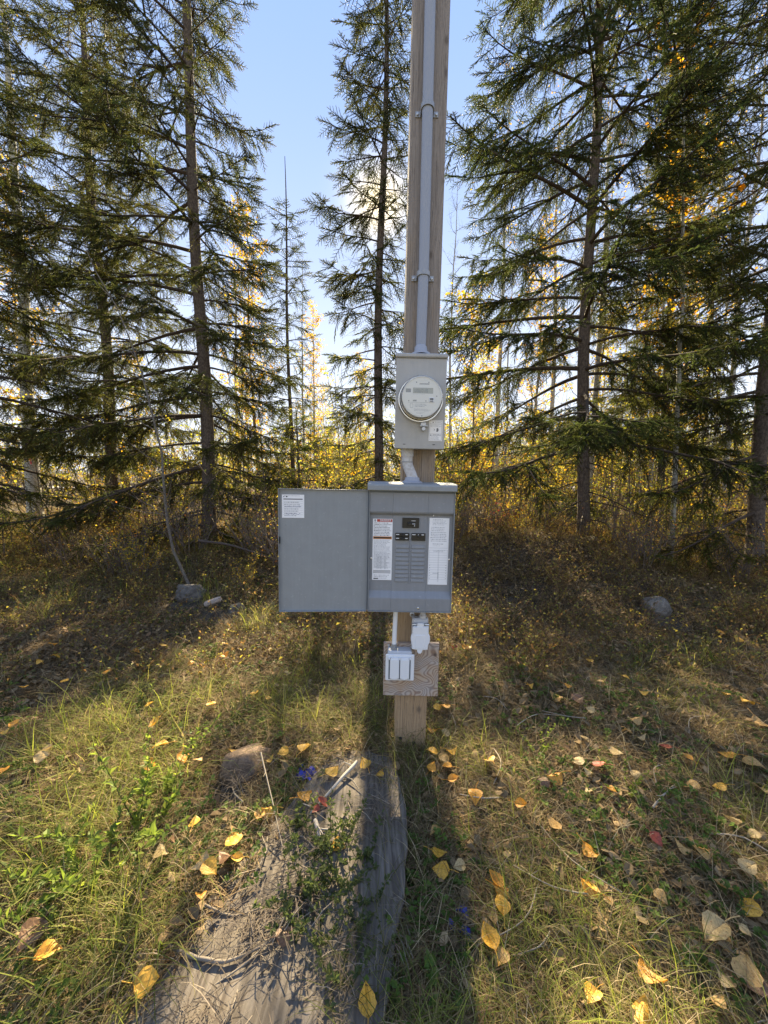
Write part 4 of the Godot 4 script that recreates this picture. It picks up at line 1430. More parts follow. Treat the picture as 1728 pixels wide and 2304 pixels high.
func outlets() -> void:
	# plywood backing
	var root := thing("backing_board", "square weathered plywood board with wavy grain behind the outlets", "board", Vector3(-0.004, 0.284, 0), "", true)
	var s := Soup.new()
	s.slab(PackedVector2Array([Vector2(-0.1265, 0.284), Vector2(0.1175, 0.283), Vector2(0.1165, 0.5295), Vector2(-0.1285, 0.5275)]), 0.0005, 0.018, 0.002)
	part("sheet", s, M["board plywood"], root)
	screw("screw", Vector3(-0.105, 0.5175, 0.018), 0.006, M["galvanised"], root)
	screw("screw", Vector3(-0.0075, 0.508, 0.018), 0.006, M["galvanised"], root)
	# conduit down from the panel to the double box
	root = thing("thin_conduit", "thin pale conduit from the panel down to the double outlet box", "conduit", Vector3(-0.083, 0.52, 0.04), "", true)
	s = Soup.new()
	s.tube(PackedVector3Array([Vector3(-0.0800, 0.706, 0.045), Vector3(-0.0825, 0.60, 0.045), Vector3(-0.0835, 0.53, 0.045)]), PackedFloat32Array([0.0098, 0.0098, 0.0098]), 16)
	part("pipe", s, M["box white"], root)
	s = Soup.new()
	s.lathe(PackedVector2Array([Vector2(0.0155, 0.0), Vector2(0.0155, 0.010), Vector2(0.0125, 0.012), Vector2(0.0125, 0.022), Vector2(0.0099, 0.024)]), 6, Vector3(-0.0835, 0.515, 0.045), Vector3(0, 1, 0))
	part("connector", s, M["dull zinc"], root)
	# double outlet box
	root = thing("double_outlet", "white double outlet box with two closed flap covers", "outlet box", Vector3(-0.058, 0.387, 0.018), "", true)
	s = Soup.new()
	s.box(Vector3(-0.0585, 0.456, 0.0435), Vector3(0.104, 0.116, 0.051), 0.005)
	part("box", s, M["box shade"], root)
	s = Soup.new()
	s.box(Vector3(-0.058, 0.4455, 0.0725), Vector3(0.122, 0.117, 0.007), 0.0025)
	part("cover_plate", s, M["box white"], root)
	s = Soup.new()
	s.box(Vector3(-0.0592, 0.441, 0.0764), Vector3(0.094, 0.094, 0.0016), 0.0005)
	part("recess", s, M["panel edge"], root)
	for x in [-0.0808, -0.0378]:
		s = Soup.new()
		s.slab(PackedVector2Array([Vector2(x - 0.0195, 0.400), Vector2(x - 0.006, 0.396), Vector2(x, 0.3925), Vector2(x + 0.006, 0.396), Vector2(x + 0.0195, 0.400), Vector2(x + 0.0195, 0.482), Vector2(x + 0.0165, 0.4875), Vector2(x - 0.0165, 0.4875), Vector2(x - 0.0195, 0.482)]), 0.077, 0.086, 0.003)
		var flap := part("flap", s, M["box white"], root)
		s = Soup.new()
		s.tube(PackedVector3Array([Vector3(x - 0.017, 0.4905, 0.081), Vector3(x + 0.017, 0.4905, 0.081)]), PackedFloat32Array([0.0035, 0.0035]), 10, Color.WHITE, true)
		part("hinge_pin", s, M["box white"], flap)
	for x in [-0.1035, -0.0593, -0.0155]:
		s = Soup.new()
		s.box(Vector3(x, 0.489, 0.0805), Vector3(0.007, 0.011, 0.010), 0.002)
		part("hinge_lug", s, M["box white"], root)
	# single outlet
	root = thing("single_outlet", "white single outlet box with a closed flap under the panel", "outlet box", Vector3(0.027, 0.523, 0), "", true)
	s = Soup.new()
	s.box(Vector3(0.026, 0.588, 0.037), Vector3(0.068, 0.136, 0.036), 0.005)
	s.box(Vector3(0.026, 0.588, 0.010), Vector3(0.066, 0.120, 0.020), 0.003)
	part("box", s, M["box shade"], root)
	s = Soup.new()
	s.lathe(PackedVector2Array([Vector2(0.004, 0.002), Vector2(0.011, 0.002), Vector2(0.011, 0.005), Vector2(0.006, 0.007), Vector2(0.004, 0.005)]), 16, Vector3(-0.006, 0.654, 0.0), Vector3(0, 0, 1))
	part("mounting_ear", s, M["galvanised"], root)
	s = Soup.new()
	s.slab(PackedVector2Array([Vector2(-0.008, 0.527), Vector2(0.013, 0.523), Vector2(0.016, 0.512), Vector2(0.021, 0.506), Vector2(0.029, 0.506), Vector2(0.034, 0.511), Vector2(0.037, 0.522), Vector2(0.059, 0.525), Vector2(0.060, 0.545), Vector2(0.066, 0.556), Vector2(0.068, 0.570), Vector2(0.066, 0.585), Vector2(0.061, 0.594), Vector2(0.0605, 0.628), Vector2(-0.007, 0.626), Vector2(-0.008, 0.594), Vector2(-0.013, 0.583), Vector2(-0.014, 0.569), Vector2(-0.012, 0.556), Vector2(-0.008, 0.545)]), 0.056, 0.072, 0.003)
	var flap := part("flap", s, M["box white"], root)
	s = Soup.new()
	s.box(Vector3(0.026, 0.560, 0.072), Vector3(0.040, 0.062, 0.004), 0.0018)
	part("raised_panel", s, M["box white"], flap)
	s = Soup.new()
	for x in [-0.0005, 0.053]:
		s.tube(PackedVector3Array([Vector3(x - 0.009, 0.634, 0.063), Vector3(x + 0.009, 0.634, 0.063)]), PackedFloat32Array([0.005, 0.005]), 10, Color.WHITE, true)
	part("hinge_pin", s, M["bright screw"], root)
	s = Soup.new()
	s.box(Vector3(0.026, 0.632, 0.064), Vector3(0.030, 0.018, 0.012), 0.003)
	part("hinge_lug", s, M["box white"], root)
	s = Soup.new()
	s.lathe(PackedVector2Array([Vector2(0.0165, 0.0), Vector2(0.0165, 0.012), Vector2(0.0125, 0.014), Vector2(0.0125, 0.022), Vector2(0.0100, 0.022), Vector2(0.0100, 0.055)]), 14, Vector3(0.0375, 0.653, 0.036), Vector3(0, 1, 0))
	part("conduit_stub", s, M["weathered fitting"], root)


# ---------- grass, straw, litter, weeds, stones, sticks ----------
func blade_tuft(seed_: int, blades: int, low: float, high: float, wide: float, bend: float, spread: float, hues: Array) -> ArrayMesh:
	R.seed = seed_
	var s := Soup.new()
	for i in blades:
		var a := rf(0, TAU)
		var p := Vector3(cos(a), 0, sin(a)) * spread * sqrt(R.randf())
		var out_ := aim(rf(0, TAU), 0.0)
		var l := rf(low, high)
		var b := bend * rf(0.4, 1.5)
		var w := out_.cross(Vector3.UP).normalized() * wide * rf(0.6, 1.2)
		var col: Color = hues[R.randi() % hues.size()] * rf(0.75, 1.25)
		var q := p - Vector3(0, 0.01, 0)
		var rise := rf(1.1, 1.5)
		var was := q
		var was_w := w
		for k in 4:
			rise -= b * (0.28 + 0.2 * k)
			q += (out_ * cos(rise) + Vector3(0, sin(rise), 0)) * l / 4.0
			if q.y < 0.004: q.y = 0.004 + R.randf() * 0.006
			var nw := w * (1.0 - (k + 1) / 4.0 * (0.75 if k < 3 else 1.0))
			s.tri(was - was_w, was + was_w, q + nw, col)
			if k < 3: s.tri(was - was_w, q + nw, q - nw, col)
			was = q
			was_w = nw
	return s.mesh()


func straw_patch(seed_: int, count: int, hues: Array, radius := 0.09) -> ArrayMesh:
	R.seed = seed_
	var s := Soup.new()
	for i in count:
		var a := rf(0, TAU)
		var p := Vector3(cos(a) * radius * sqrt(R.randf()), rf(0.003, 0.028), sin(a) * radius * sqrt(R.randf()))
		var d := aim(rf(0, TAU), rf(-0.25, 0.3))
		var l := rf(0.03, 0.13)
		var x := d.cross(Vector3(rf(-0.5, 0.5), 1, rf(-0.5, 0.5))).normalized() * rf(0.0006, 0.0014)
		var m := p + Vector3(0, rf(0, 0.012), 0)
		var e := p + d * l * 0.5
		var col: Color = hues[R.randi() % hues.size()] * rf(0.7, 1.25)
		var b := p - d * l * 0.5
		s.tri(b - x, b + x, m + x, col)
		s.tri(b - x, m + x, m - x, col)
		s.tri(m - x, m + x, e, col)
	return s.mesh()


func litter_patch(seed_: int, count: int) -> ArrayMesh:
	R.seed = seed_
	var s := Soup.new()
	var hues := [Color(0.16, 0.095, 0.05), Color(0.22, 0.14, 0.075), Color(0.11, 0.07, 0.045), Color(0.24, 0.155, 0.08), Color(0.27, 0.19, 0.10)]
	for i in count:
		var p := Vector3(rf(-0.12, 0.12), rf(0.004, 0.03), rf(-0.12, 0.12))
		var d := aim(rf(0, TAU), rf(-0.3, 0.4))
		var l := rf(0.018, 0.042)
		var up := Vector3(rf(-0.5, 0.5), 1, rf(-0.5, 0.5)).normalized()
		var x := d.cross(up).normalized() * l * rf(0.28, 0.42)
		var y := x.cross(d).normalized() * l * rf(-0.25, 0.3)
		var col: Color = hues[R.randi() % 5] * rf(0.7, 1.3)
		var a := p + d * l * 0.3
		var b := p + d * l * 0.72 + y * 0.4
		var t := p + d * l + y * 0.9
		s.tri(p, a - x + y, a, col); s.tri(p, a, a + x + y, col)
		s.tri(a - x + y, b - x * 0.8 + y, b, col); s.tri(a - x + y, b, a, col)
		s.tri(a, b, b + x * 0.8 + y, col); s.tri(a, b + x * 0.8 + y, a + x + y, col)
		s.tri(b - x * 0.8 + y, t, b, col); s.tri(b, t, b + x * 0.8 + y, col)
	return s.mesh()


func clover_patch(seed_: int, count: int, hues: Array) -> ArrayMesh:
	R.seed = seed_
	var s := Soup.new()
	for i in count:
		var p := Vector3(rf(-0.08, 0.08), 0, rf(-0.08, 0.08))
		var top := p + Vector3(rf(-0.02, 0.02), rf(0.02, 0.06), rf(-0.02, 0.02))
		s.tube(PackedVector3Array([p, top]), PackedFloat32Array([0.0009, 0.0006]), 3, Color(0.14, 0.16, 0.06))
		var a := rf(0, TAU)
		var col: Color = hues[R.randi() % hues.size()] * rf(0.75, 1.25)
		for k in 3:
			small_leaf(s, top, aim(a + k * TAU / 3, rf(-0.1, 0.35)), rf(0.010, 0.017), col, 0.42)
	return s.mesh()


func forb(seed_: int, stalks: int, tall: float, leaves: int, hues: Array) -> ArrayMesh:
	R.seed = seed_
	var s := Soup.new()
	for i in stalks:
		var p := Vector3(rf(-0.07, 0.07), -0.01, rf(-0.07, 0.07))
		var d := aim(rf(0, TAU), rf(0.7, 1.45))
		var l := tall * rf(0.5, 1.1)
		var m := p + d * l * 0.5
		var e := m + (d + Vector3(rf(-0.3, 0.3), rf(-0.35, 0.1), rf(-0.3, 0.3))).normalized() * l * 0.5
		var col: Color = Color(0.27, 0.19, 0.115) * rf(0.6, 1.4)
		s.tube(PackedVector3Array([p, m, e]), PackedFloat32Array([0.0018, 0.0014, 0.0006]), 3, col)
		for k in leaves:
			var f := rf(0.2, 1.0)
			var q := p.lerp(m, f * 2.0) if f < 0.5 else m.lerp(e, f * 2.0 - 1.0)
			small_leaf(s, q, aim(rf(0, TAU), rf(-1.0, 0.4)), rf(0.010, 0.026), hues[R.randi() % hues.size()] * rf(0.7, 1.25), 0.34)
		for k in 2:
			var q := m.lerp(e, R.randf())
			s.tube(PackedVector3Array([q, q + aim(rf(0, TAU), rf(0.1, 1.0)) * l * rf(0.1, 0.3)]), PackedFloat32Array([0.001, 0.0004]), 3, col)
	return s.mesh()


var BOARD := PackedVector2Array([Vector2(-0.225, -1.60), Vector2(-0.15, -1.60), Vector2(-0.06, -1.585), Vector2(0.03, -1.55), Vector2(0.065, -1.44), Vector2(0.085, -1.26), Vector2(0.07, -1.10), Vector2(0.045, -0.95), Vector2(0.01, -0.80), Vector2(-0.03, -0.66), Vector2(-0.06, -0.52), Vector2(-0.75, -0.52), Vector2(-0.66, -0.70), Vector2(-0.595, -0.83), Vector2(-0.545, -0.935), Vector2(-0.495, -1.03), Vector2(-0.44, -1.13), Vector2(-0.385, -1.25), Vector2(-0.325, -1.38), Vector2(-0.27, -1.50)])


const ROCKS := [Vector3(-1.88, 0.17, -3.62), Vector3(-0.60, 0.13, -1.55), Vector3(2.42, 0.16, -3.32), Vector3(-1.34, 0.1, -3.40), Vector3(-1.57, 0.1, -3.42)]


func free_spot(x: float, z: float) -> bool:
	for q: Vector3 in ROCKS:
		if absf(x - q.x) < q.y and z > q.z - q.y and z < q.z + q.y + 0.16:
			return false
	if absf(x - 0.12) < 0.085 and z < -1.62 and z > -1.80:
		return false
	return not Geometry2D.is_point_in_polygon(Vector2(x, z), BOARD)


func lay(b: Scatter, x: float, z: float, size: float, tall: float, tilt: float, col: Color) -> void:
	var t := Basis(Vector3.UP, rf(0, TAU)) * Basis(Vector3(1, 0, 0), rf(-tilt, tilt))
	b.add(t.scaled_local(Vector3(size, size * tall, size)), on_land(x, z), col)


func ground_cover() -> void:
	var straw_hues := [Color(0.324, 0.242, 0.135), Color(0.253, 0.180, 0.095), Color(0.388, 0.306, 0.189), Color(0.180, 0.126, 0.068)]
	var grass_hues := [Color(0.34, 0.36, 0.08), Color(0.213, 0.239, 0.060), Color(0.279, 0.279, 0.080), Color(0.160, 0.199, 0.053), Color(0.399, 0.332, 0.146)]
	var dry_hues := [Color(0.321, 0.244, 0.127), Color(0.244, 0.181, 0.088), Color(0.186, 0.156, 0.069), Color(0.390, 0.312, 0.186)]
	var clover_hues := [Color(0.111, 0.182, 0.039), Color(0.143, 0.208, 0.052), Color(0.195, 0.234, 0.065)]
	var brown := [Color(0.34, 0.28, 0.07), Color(0.30, 0.30, 0.08), Color(0.216, 0.130, 0.065), Color(0.162, 0.097, 0.054), Color(0.281, 0.184, 0.097), Color(0.259, 0.216, 0.076)]
	var names := ["long_grass", "dry_grass", "straw", "leaf_litter", "ground_ivy", "dry_stalks", "long_grass", "dry_grass"]
	var meshes := [blade_tuft(201, 16, 0.10, 0.24, 0.0015, 0.75, 0.035, grass_hues), blade_tuft(202, 18, 0.04, 0.12, 0.0012, 0.9, 0.045, dry_hues), straw_patch(203, 30, straw_hues), litter_patch(204, 9), clover_patch(205, 12, clover_hues), forb(206, 9, 0.30, 8, brown), blade_tuft(207, 14, 0.07, 0.19, 0.0013, 1.1, 0.05, grass_hues), blade_tuft(208, 16, 0.05, 0.16, 0.0011, 1.2, 0.05, dry_hues)]
	var mats := ["grass blade", "straw", "straw", "litter", "weed leaf", "weed leaf", "grass blade", "straw"]
	var labels := ["long green grass growing in clumps round the post", "short dry grass all over the clearing", "matted straw lying on the soil", "small brown fallen leaves rotting on the soil", "low three-leaved ground cover in the grass", "dead brown stalks with shrivelled leaves on the mound", "half-bent green grass between the clumps", "bent pale dry grass in the clearing"]
	R.seed = 303
	var beds := []
	for i in 8: beds.append(Scatter.new())
	for i in 62000:
		# sparser with distance from the clearing's near side
		var z := -0.35 * pow(9.5 / 0.35, R.randf())
		var x := rf(-1.0, 1.0) * (1.2 - z * 1.15)
		if not free_spot(x, z):
			continue
		var wet := patch.get_noise_2d(x * 1.6, z * 1.6)
		var mound := exp(-pow((x - 1.75) / 1.5, 2) - pow((z + 4.4) / 1.3, 2))
		var shade_left := exp(-pow((x + 2.3) / 0.8, 2) - pow((z + 2.6) / 0.8, 2))
		var far := smoothstep(2.4, 4.2, -z)
		var g := rf(0.7, 1.3)
		var roll := R.randf()
		var big := 1.0 + 0.35 * clampf(-z / 5.0, 0.0, 1.2)
		if roll < 0.30:
			lay(beds[2], x, z, big * rf(0.8, 1.3), 1.0, 0.2, Color(g, g * 0.98, g * 0.95))
		elif roll < 0.40 + 0.05 * mound + 0.18 * shade_left + 0.05 * far:
			lay(beds[3], x, z, big * rf(0.8, 1.2), 1.0, 0.3, Color(g, g, g))
		elif roll < 0.66:
			if shade_left < 0.4 or R.randf() < 0.3:
				lay(beds[1 if R.randf() < 0.5 else 7], x, z, big * rf(0.7, 1.2), rf(0.7, 1.1), 0.3, Color(g, g, g))
		elif roll < 0.86:
			if wet > (-0.06 if x < 0.2 else 0.08) + 0.8 * mound + 0.9 * shade_left:
				lay(beds[0 if R.randf() < 0.4 and wet > 0.0 else 6], x, z, big * rf(0.6, 1.15) * (1.25 if x < -0.45 else 1.0), rf(0.6, 1.05), 0.35, Color(g * 0.95, g, g * 0.9))
			elif R.randf() < 0.5:
				lay(beds[7], x, z, big * rf(0.6, 1.0), 0.8, 0.4, Color(g, g, g))
		elif roll < 0.93:
			if wet < -0.02 and mound < 0.5:
				lay(beds[4], x, z, rf(0.8, 1.3), rf(0.7, 1.1), 0.2, Color(g, g, g))
		elif z < -2.2 and R.randf() < 0.3 + 0.7 * maxf(mound, far * 0.5):
			lay(beds[5], x, z, rf(0.8, 1.3), rf(0.7, 1.2), 0.35, Color(g, g, g))
	# rank dead stalks and tall grass along the edge of the wood
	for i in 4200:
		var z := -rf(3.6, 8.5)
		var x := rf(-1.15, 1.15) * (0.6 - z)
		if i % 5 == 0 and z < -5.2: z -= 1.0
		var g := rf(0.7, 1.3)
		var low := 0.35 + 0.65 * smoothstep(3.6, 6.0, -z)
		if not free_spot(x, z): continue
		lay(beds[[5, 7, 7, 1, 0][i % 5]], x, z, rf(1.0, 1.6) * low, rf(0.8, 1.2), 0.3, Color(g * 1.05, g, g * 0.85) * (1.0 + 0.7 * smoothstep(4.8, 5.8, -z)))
	# further back the plants thin out under the trees
	for i in 9000:
		var z := -9.0 * pow(3.2, R.randf())
		var x := rf(-1.25, 1.25) * -z
		var g := rf(0.8, 1.3)
		lay(beds[[1, 7, 1, 5][i % 4]], x, z, rf(1.3, 2.0) * (0.6 if i % 4 == 3 else 1.0), 1.0, 0.2, Color(g * 1.1, g, g * 0.8))
	for i in 8:
		var o: MultiMeshInstance3D = beds[i].node(numbered(names[i]), meshes[i], M[mats[i]])
		add_child(o)
		tag(o, labels[i], "", "", "stuff")

	# the old sheet of plywood on the ground
	var s := Soup.new()
	var edge := PackedVector2Array()
	R.seed = 404
	for i in BOARD.size():
		var a := BOARD[i]
		var b := BOARD[(i + 1) % BOARD.size()]
		for k in 3:
			var p := a.lerp(b, k / 3.0) + Vector2(rf(-0.006, 0.006), rf(-0.006, 0.006))
			edge.append(Vector2(p.x, -p.y))
	s.slab(edge, 0.0, 0.022, 0.003)
	B = Vector3(-0.3, 1.0, 0.0)
	var lie := Transform3D(Basis(Vector3(1, 0, 0), -PI / 2 - 0.006), Vector3(-0.3, 0.022, -1.0))
	single("old_board", s.mesh(-B), M["ground plywood"], "weathered grey sheet of plywood lying in the grass before the post", "board", lie)

	# straw and twigs fallen on the sheet
	var bits := Scatter.new()
	R.seed = 405
	for i in 170:
		var x := rf(-0.68, 0.05)
		var z := rf(-1.52, -0.55)
		if not free_spot(x, z) and patch.get_noise_2d(x * 6.0, z * 6.0 + 20.0) > -0.12:
			var t := Basis(Vector3.UP, rf(0, TAU)).scaled(Vector3.ONE * rf(0.7, 1.2))
			var g := rf(0.8, 1.3)
			bits.add(t, Vector3(x, 0.043, z), Color(g, g * 0.97, g * 0.95))
	var pale := [Color(0.20, 0.165, 0.125), Color(0.14, 0.115, 0.09), Color(0.27, 0.23, 0.18)]
	var on_board := bits.node("loose_straw", straw_patch(209, 14, pale, 0.07), M["straw"])
	add_child(on_board)
	tag(on_board, "loose pale straw lying on the old plywood sheet", "", "", "stuff")
	sticks()
	weeds()
	stones()


func stick(label: String, pts: PackedVector3Array, r: float, col: Color, group := "") -> void:
	var s := Soup.new()
	var radii := PackedFloat32Array()
	# knobbly, tapering, with a stub or two
	var fine := PackedVector3Array()
	for i in pts.size() - 1:
		for k in 4:
			var f := k / 4.0
			var p0 := pts[maxi(i - 1, 0)]
			var p3 := pts[mini(i + 2, pts.size() - 1)]
			fine.append(pts[i].cubic_interpolate(pts[i + 1], p0, p3, f) + Vector3(rf(-1, 1), rf(-0.5, 1), rf(-1, 1)) * r * 0.25)
	fine.append(pts[pts.size() - 1])
	for i in fine.size():
		radii.append(r * (1.0 - 0.6 * i / fine.size()) * rf(0.85, 1.15))
	s.tube(fine, radii, 7, col, true)
	for i in 2:
		var q := fine[1 + R.randi() % (fine.size() - 2)]
		s.tube(PackedVector3Array([q, q + aim(rf(0, TAU), rf(0, 0.8)) * r * rf(4, 12)]), PackedFloat32Array([r * 0.45, r * 0.15]), 5, col)
	var base := pts[0]
	B = base
	single("stick", s.mesh(-base), M["stick wood"], label, "stick", Transform3D(Basis(), base), group)


func sticks() -> void:
	R.seed = 505
	var pale := Color(0.33, 0.28, 0.21)
	var grey := Color(0.22, 0.19, 0.15)
	stick("straight pale stick slanting across the top of the plywood sheet", PackedVector3Array([Vector3(-0.115, 0.065, -1.50), Vector3(-0.19, 0.055, -1.39), Vector3(-0.27, 0.045, -1.27)]), 0.0075, Color(0.47, 0.42, 0.34))
	stick("short thick pale stub of wood in the middle of the plywood sheet", PackedVector3Array([Vector3(-0.245, 0.045, -1.245), Vector3(-0.215, 0.050, -1.175)]), 0.009, Color(0.46, 0.43, 0.39))
	stick("long curved grey root bending across the lower plywood sheet", PackedVector3Array([Vector3(-0.62, 0.045, -0.90), Vector3(-0.50, 0.050, -0.86), Vector3(-0.40, 0.052, -0.845), Vector3(-0.30, 0.055, -0.885), Vector3(-0.24, 0.06, -0.96)]), 0.0062, grey)
	stick("thin crooked twig running off the left of the plywood sheet", PackedVector3Array([Vector3(-0.60, 0.045, -1.02), Vector3(-0.50, 0.05, -0.97), Vector3(-0.42, 0.045, -0.95), Vector3(-0.34, 0.05, -0.97)]), 0.0045, grey)
	stick("bare stalk leaning over the left edge of the plywood sheet", PackedVector3Array([Vector3(-0.49, 0.17, -1.42), Vector3(-0.40, 0.11, -1.26), Vector3(-0.33, 0.06, -1.13)]), 0.0028, pale)
	stick("fallen branch lying in the undergrowth left of the open door", PackedVector3Array([Vector3(-2.2, land(-2.2, -4.5) + 0.30, -4.5), Vector3(-1.75, land(-1.75, -4.4) + 0.25, -4.4), Vector3(-1.2, land(-1.2, -4.25) + 0.15, -4.25)]), 0.018, Color(0.09, 0.07, 0.055))
	stick("greyish forked twig lying in the dim grass far to the right", PackedVector3Array([on_land(0.98, -1.28, 0.05), on_land(1.05, -1.33, 0.055), on_land(1.15, -1.40, 0.05)]), 0.0045, pale)
	var spots := []
	while spots.size() < 16:
		var q := Vector3(rf(-0.62, 0.0), 0.04, rf(-1.45, -0.75))
		if not free_spot(q.x, q.z):
			spots.append(q)
	across(spots)
	for i in spots.size():
		var a := rf(0, TAU)
		var l := rf(0.08, 0.26)
		var p: Vector3 = spots[i]
		stick("thin dry twig on the plywood sheet, %s among these" % nth(i, spots.size()), PackedVector3Array([p, p + Vector3(cos(a) * l * 0.5, 0.015, sin(a) * l * 0.5), p + Vector3(cos(a + 0.3) * l, 0.0, sin(a + 0.3) * l)]), rf(0.0018, 0.0034), grey.lerp(pale, R.randf()), "dry twigs on the plywood sheet")
	spots = []
	for i in 16:
		spots.append(Vector3(rf(0.3, 1.5), 0, -rf(0.8, 2.2)))
	across(spots)
	for i in spots.size():
		var a := rf(0, TAU)
		var l := rf(0.10, 0.32)
		var p := on_land(spots[i].x, spots[i].z, 0.045)
		stick("thin dry twig on the grass right of the post, %s among these" % nth(i, spots.size()), PackedVector3Array([p, p + Vector3(cos(a) * l * 0.5, 0.012, sin(a) * l * 0.5), p + Vector3(cos(a + 0.3) * l, 0.0, sin(a + 0.3) * l)]), rf(0.0016, 0.003), pale, "dry twigs on the grass right of the post")


# a leafy weed: stems and narrow leaves
func weed_meshes(seed_: int, stems: int, tall: float, lean: float, leaves: int, leaf: float, hues: Array) -> Array:
	R.seed = seed_
	var wood := Soup.new()
	var green := Soup.new()
	for i in stems:
		var a := TAU * i / stems + rf(-0.5, 0.5)
		var d := aim(a, rf(lean, 1.45))
		var p := Vector3(rf(-0.02, 0.02), -0.01, rf(-0.02, 0.02))
		var l := tall * rf(0.55, 1.1)
		var pts := PackedVector3Array([p])
		var radii := PackedFloat32Array([0.0022])
		for k in 6:
			d = (d + Vector3(rf(-0.18, 0.18), -0.03, rf(-0.18, 0.18))).normalized()
			p += d * l / 6.0
			pts.append(p)
			radii.append(0.0022 * (1.0 - k / 7.0))
		wood.tube(pts, radii, 5, Color(0.16, 0.17, 0.07))
		for k in leaves:
			var f := rf(0.12, 1.0) * 5.99
			var q := pts[int(f)].lerp(pts[int(f) + 1], f - int(f))
			var col: Color = hues[R.randi() % hues.size()] * rf(0.8, 1.25)
			small_leaf(green, q, (aim(rf(0, TAU), rf(-0.2, 0.8)) + d * 0.4).normalized(), leaf * rf(0.6, 1.25) * (1.15 - f * 0.06), col, 0.26)
	return [wood.mesh(), green.mesh()]


func weeds() -> void:
	var dull := [Color(0.12, 0.155, 0.06), Color(0.15, 0.18, 0.075), Color(0.10, 0.135, 0.06)]
	var fresh := [Color(0.22, 0.29, 0.065), Color(0.27, 0.32, 0.075), Color(0.19, 0.26, 0.06)]
	var kinds := [weed_meshes(601, 9, 0.24, 0.5, 22, 0.030, dull), weed_meshes(602, 6, 0.36, 0.8, 34, 0.033, fresh), weed_meshes(603, 4, 0.42, 0.5, 40, 0.033, fresh)]
	R.seed = 606
	var put := func(i: int, x: float, z: float, size: float, label: String, group := "", turn := INF, lift := 0.0) -> void:
		var o := thing("weed", label, "weed", on_land(x, z, lift), group)
		o.transform = turned(on_land(x, z, lift), size, turn)
		plain_part("stems", kinds[i][0], M["weed leaf"], o)
		plain_part("leaves", kinds[i][1], M["weed leaf"], o)
	var clump := [Vector3(-0.20, 0, -1.18), Vector3(-0.14, 0, -1.12), Vector3(-0.24, 0, -1.10), Vector3(-0.10, 0, -1.04), Vector3(-0.18, 0, -1.01), Vector3(-0.26, 0, -1.00), Vector3(-0.08, 0, -0.93), Vector3(-0.15, 0, -0.90), Vector3(-0.21, 0, -0.92), Vector3(-0.03, 0, -1.00), Vector3(-0.10, 0, -0.82), Vector3(-0.02, 0, -0.88), Vector3(-0.29, 0, -1.20), Vector3(-0.13, 0, -1.24), Vector3(-0.05, 0, -1.14)]
	clump.sort_custom(func(a, b): return a.z > b.z)
	for k in clump.size():
		put.call(0, clump[k].x + rf(-0.02, 0.02), clump[k].z, rf(0.45, 0.8), "dull green weed over the plywood sheet, %s the camera" % ("nearest to" if k == 0 else "farthest from" if k == clump.size() - 1 else ORDER[k] + " nearest to"), "dull green weeds over the plywood sheet", INF, 0.01)
	put.call(2, -1.02, -1.02, 0.9, "sunlit bright green weed sprawling at the far left of the clearing")
	put.call(1, -0.88, -1.03, 0.95, "leafy bright green weed right beside the sprawling one at left")
	put.call(1, -0.84, -1.22, 1.05, "tall fresh green weed standing in the sun left of the pinkish rock")
	put.call(1, -0.86, -1.40, 0.85, "fresh green weed farther back in the sunny patch on the left")
	var spots := across([Vector3(0.95, 0, -1.38), Vector3(0.62, 0, -1.75), Vector3(0.70, 0, -1.62), Vector3(0.78, 0, -1.30), Vector3(0.48, 0, -0.92), Vector3(1.7, 0, -2.0), Vector3(1.62, 0, -2.4), Vector3(2.25, 0, -2.5)])
	for k in spots.size():
		put.call(1, spots[k].x, spots[k].z, rf(0.3, 0.5), "small fresh green weed right of the post, %s of these" % nth(k, spots.size()), "small weeds in the grass right of the post")
	spots = across([Vector3(-1.3, 0, -1.9), Vector3(-0.75, 0, -1.85), Vector3(-0.5, 0, -1.25), Vector3(-1.2, 0, -2.5), Vector3(-0.6, 0, -2.6)])
	for k in spots.size():
		put.call(0, spots[k].x, spots[k].z, rf(0.5, 0.8), "small dark weed in the grass left of the post, %s of these" % nth(k, spots.size()), "small dark weeds left of the post")
	# fine grass growing up through the sheet's gap
	var s := blade_tuft(611, 60, 0.12, 0.30, 0.0012, 0.55, 0.10, [Color(0.16, 0.17, 0.06), Color(0.24, 0.21, 0.10), Color(0.12, 0.13, 0.05)])
	for q in [[-0.01, -1.70, "fine grass clump hugging the left side of the post's foot"], [0.24, -1.66, "fine grass clump hugging the right side of the post's foot"], [0.10, -1.60, "thin grass clump in front of the post's foot"], [0.075, -1.42, "thin grass clump over the sheet's right edge, nearest the post"], [0.09, -1.20, "thin grass clump over the sheet's right edge, midway along"], [0.055, -0.98, "thin grass clump over the sheet's right edge, second nearest the viewer"], [0.01, -0.80, "thin grass clump over the sheet's right edge, nearest the viewer"], [-0.36, -1.30, "thin grass clump over the sheet's left edge"], [-0.06, -0.84, "fine dull grass clump growing over the right of the plywood sheet"], [-0.22, -1.72, "sunlit yellow-green grass clump just behind the plywood sheet"], [-0.80, -1.92, "tall sunlit grass clump at the back of the sunny patch on the left"]]:
		single("grass_clump", s, M["grass blade"], q[2], "grass clump", turned(on_land(q[0], q[1]), 1.0))


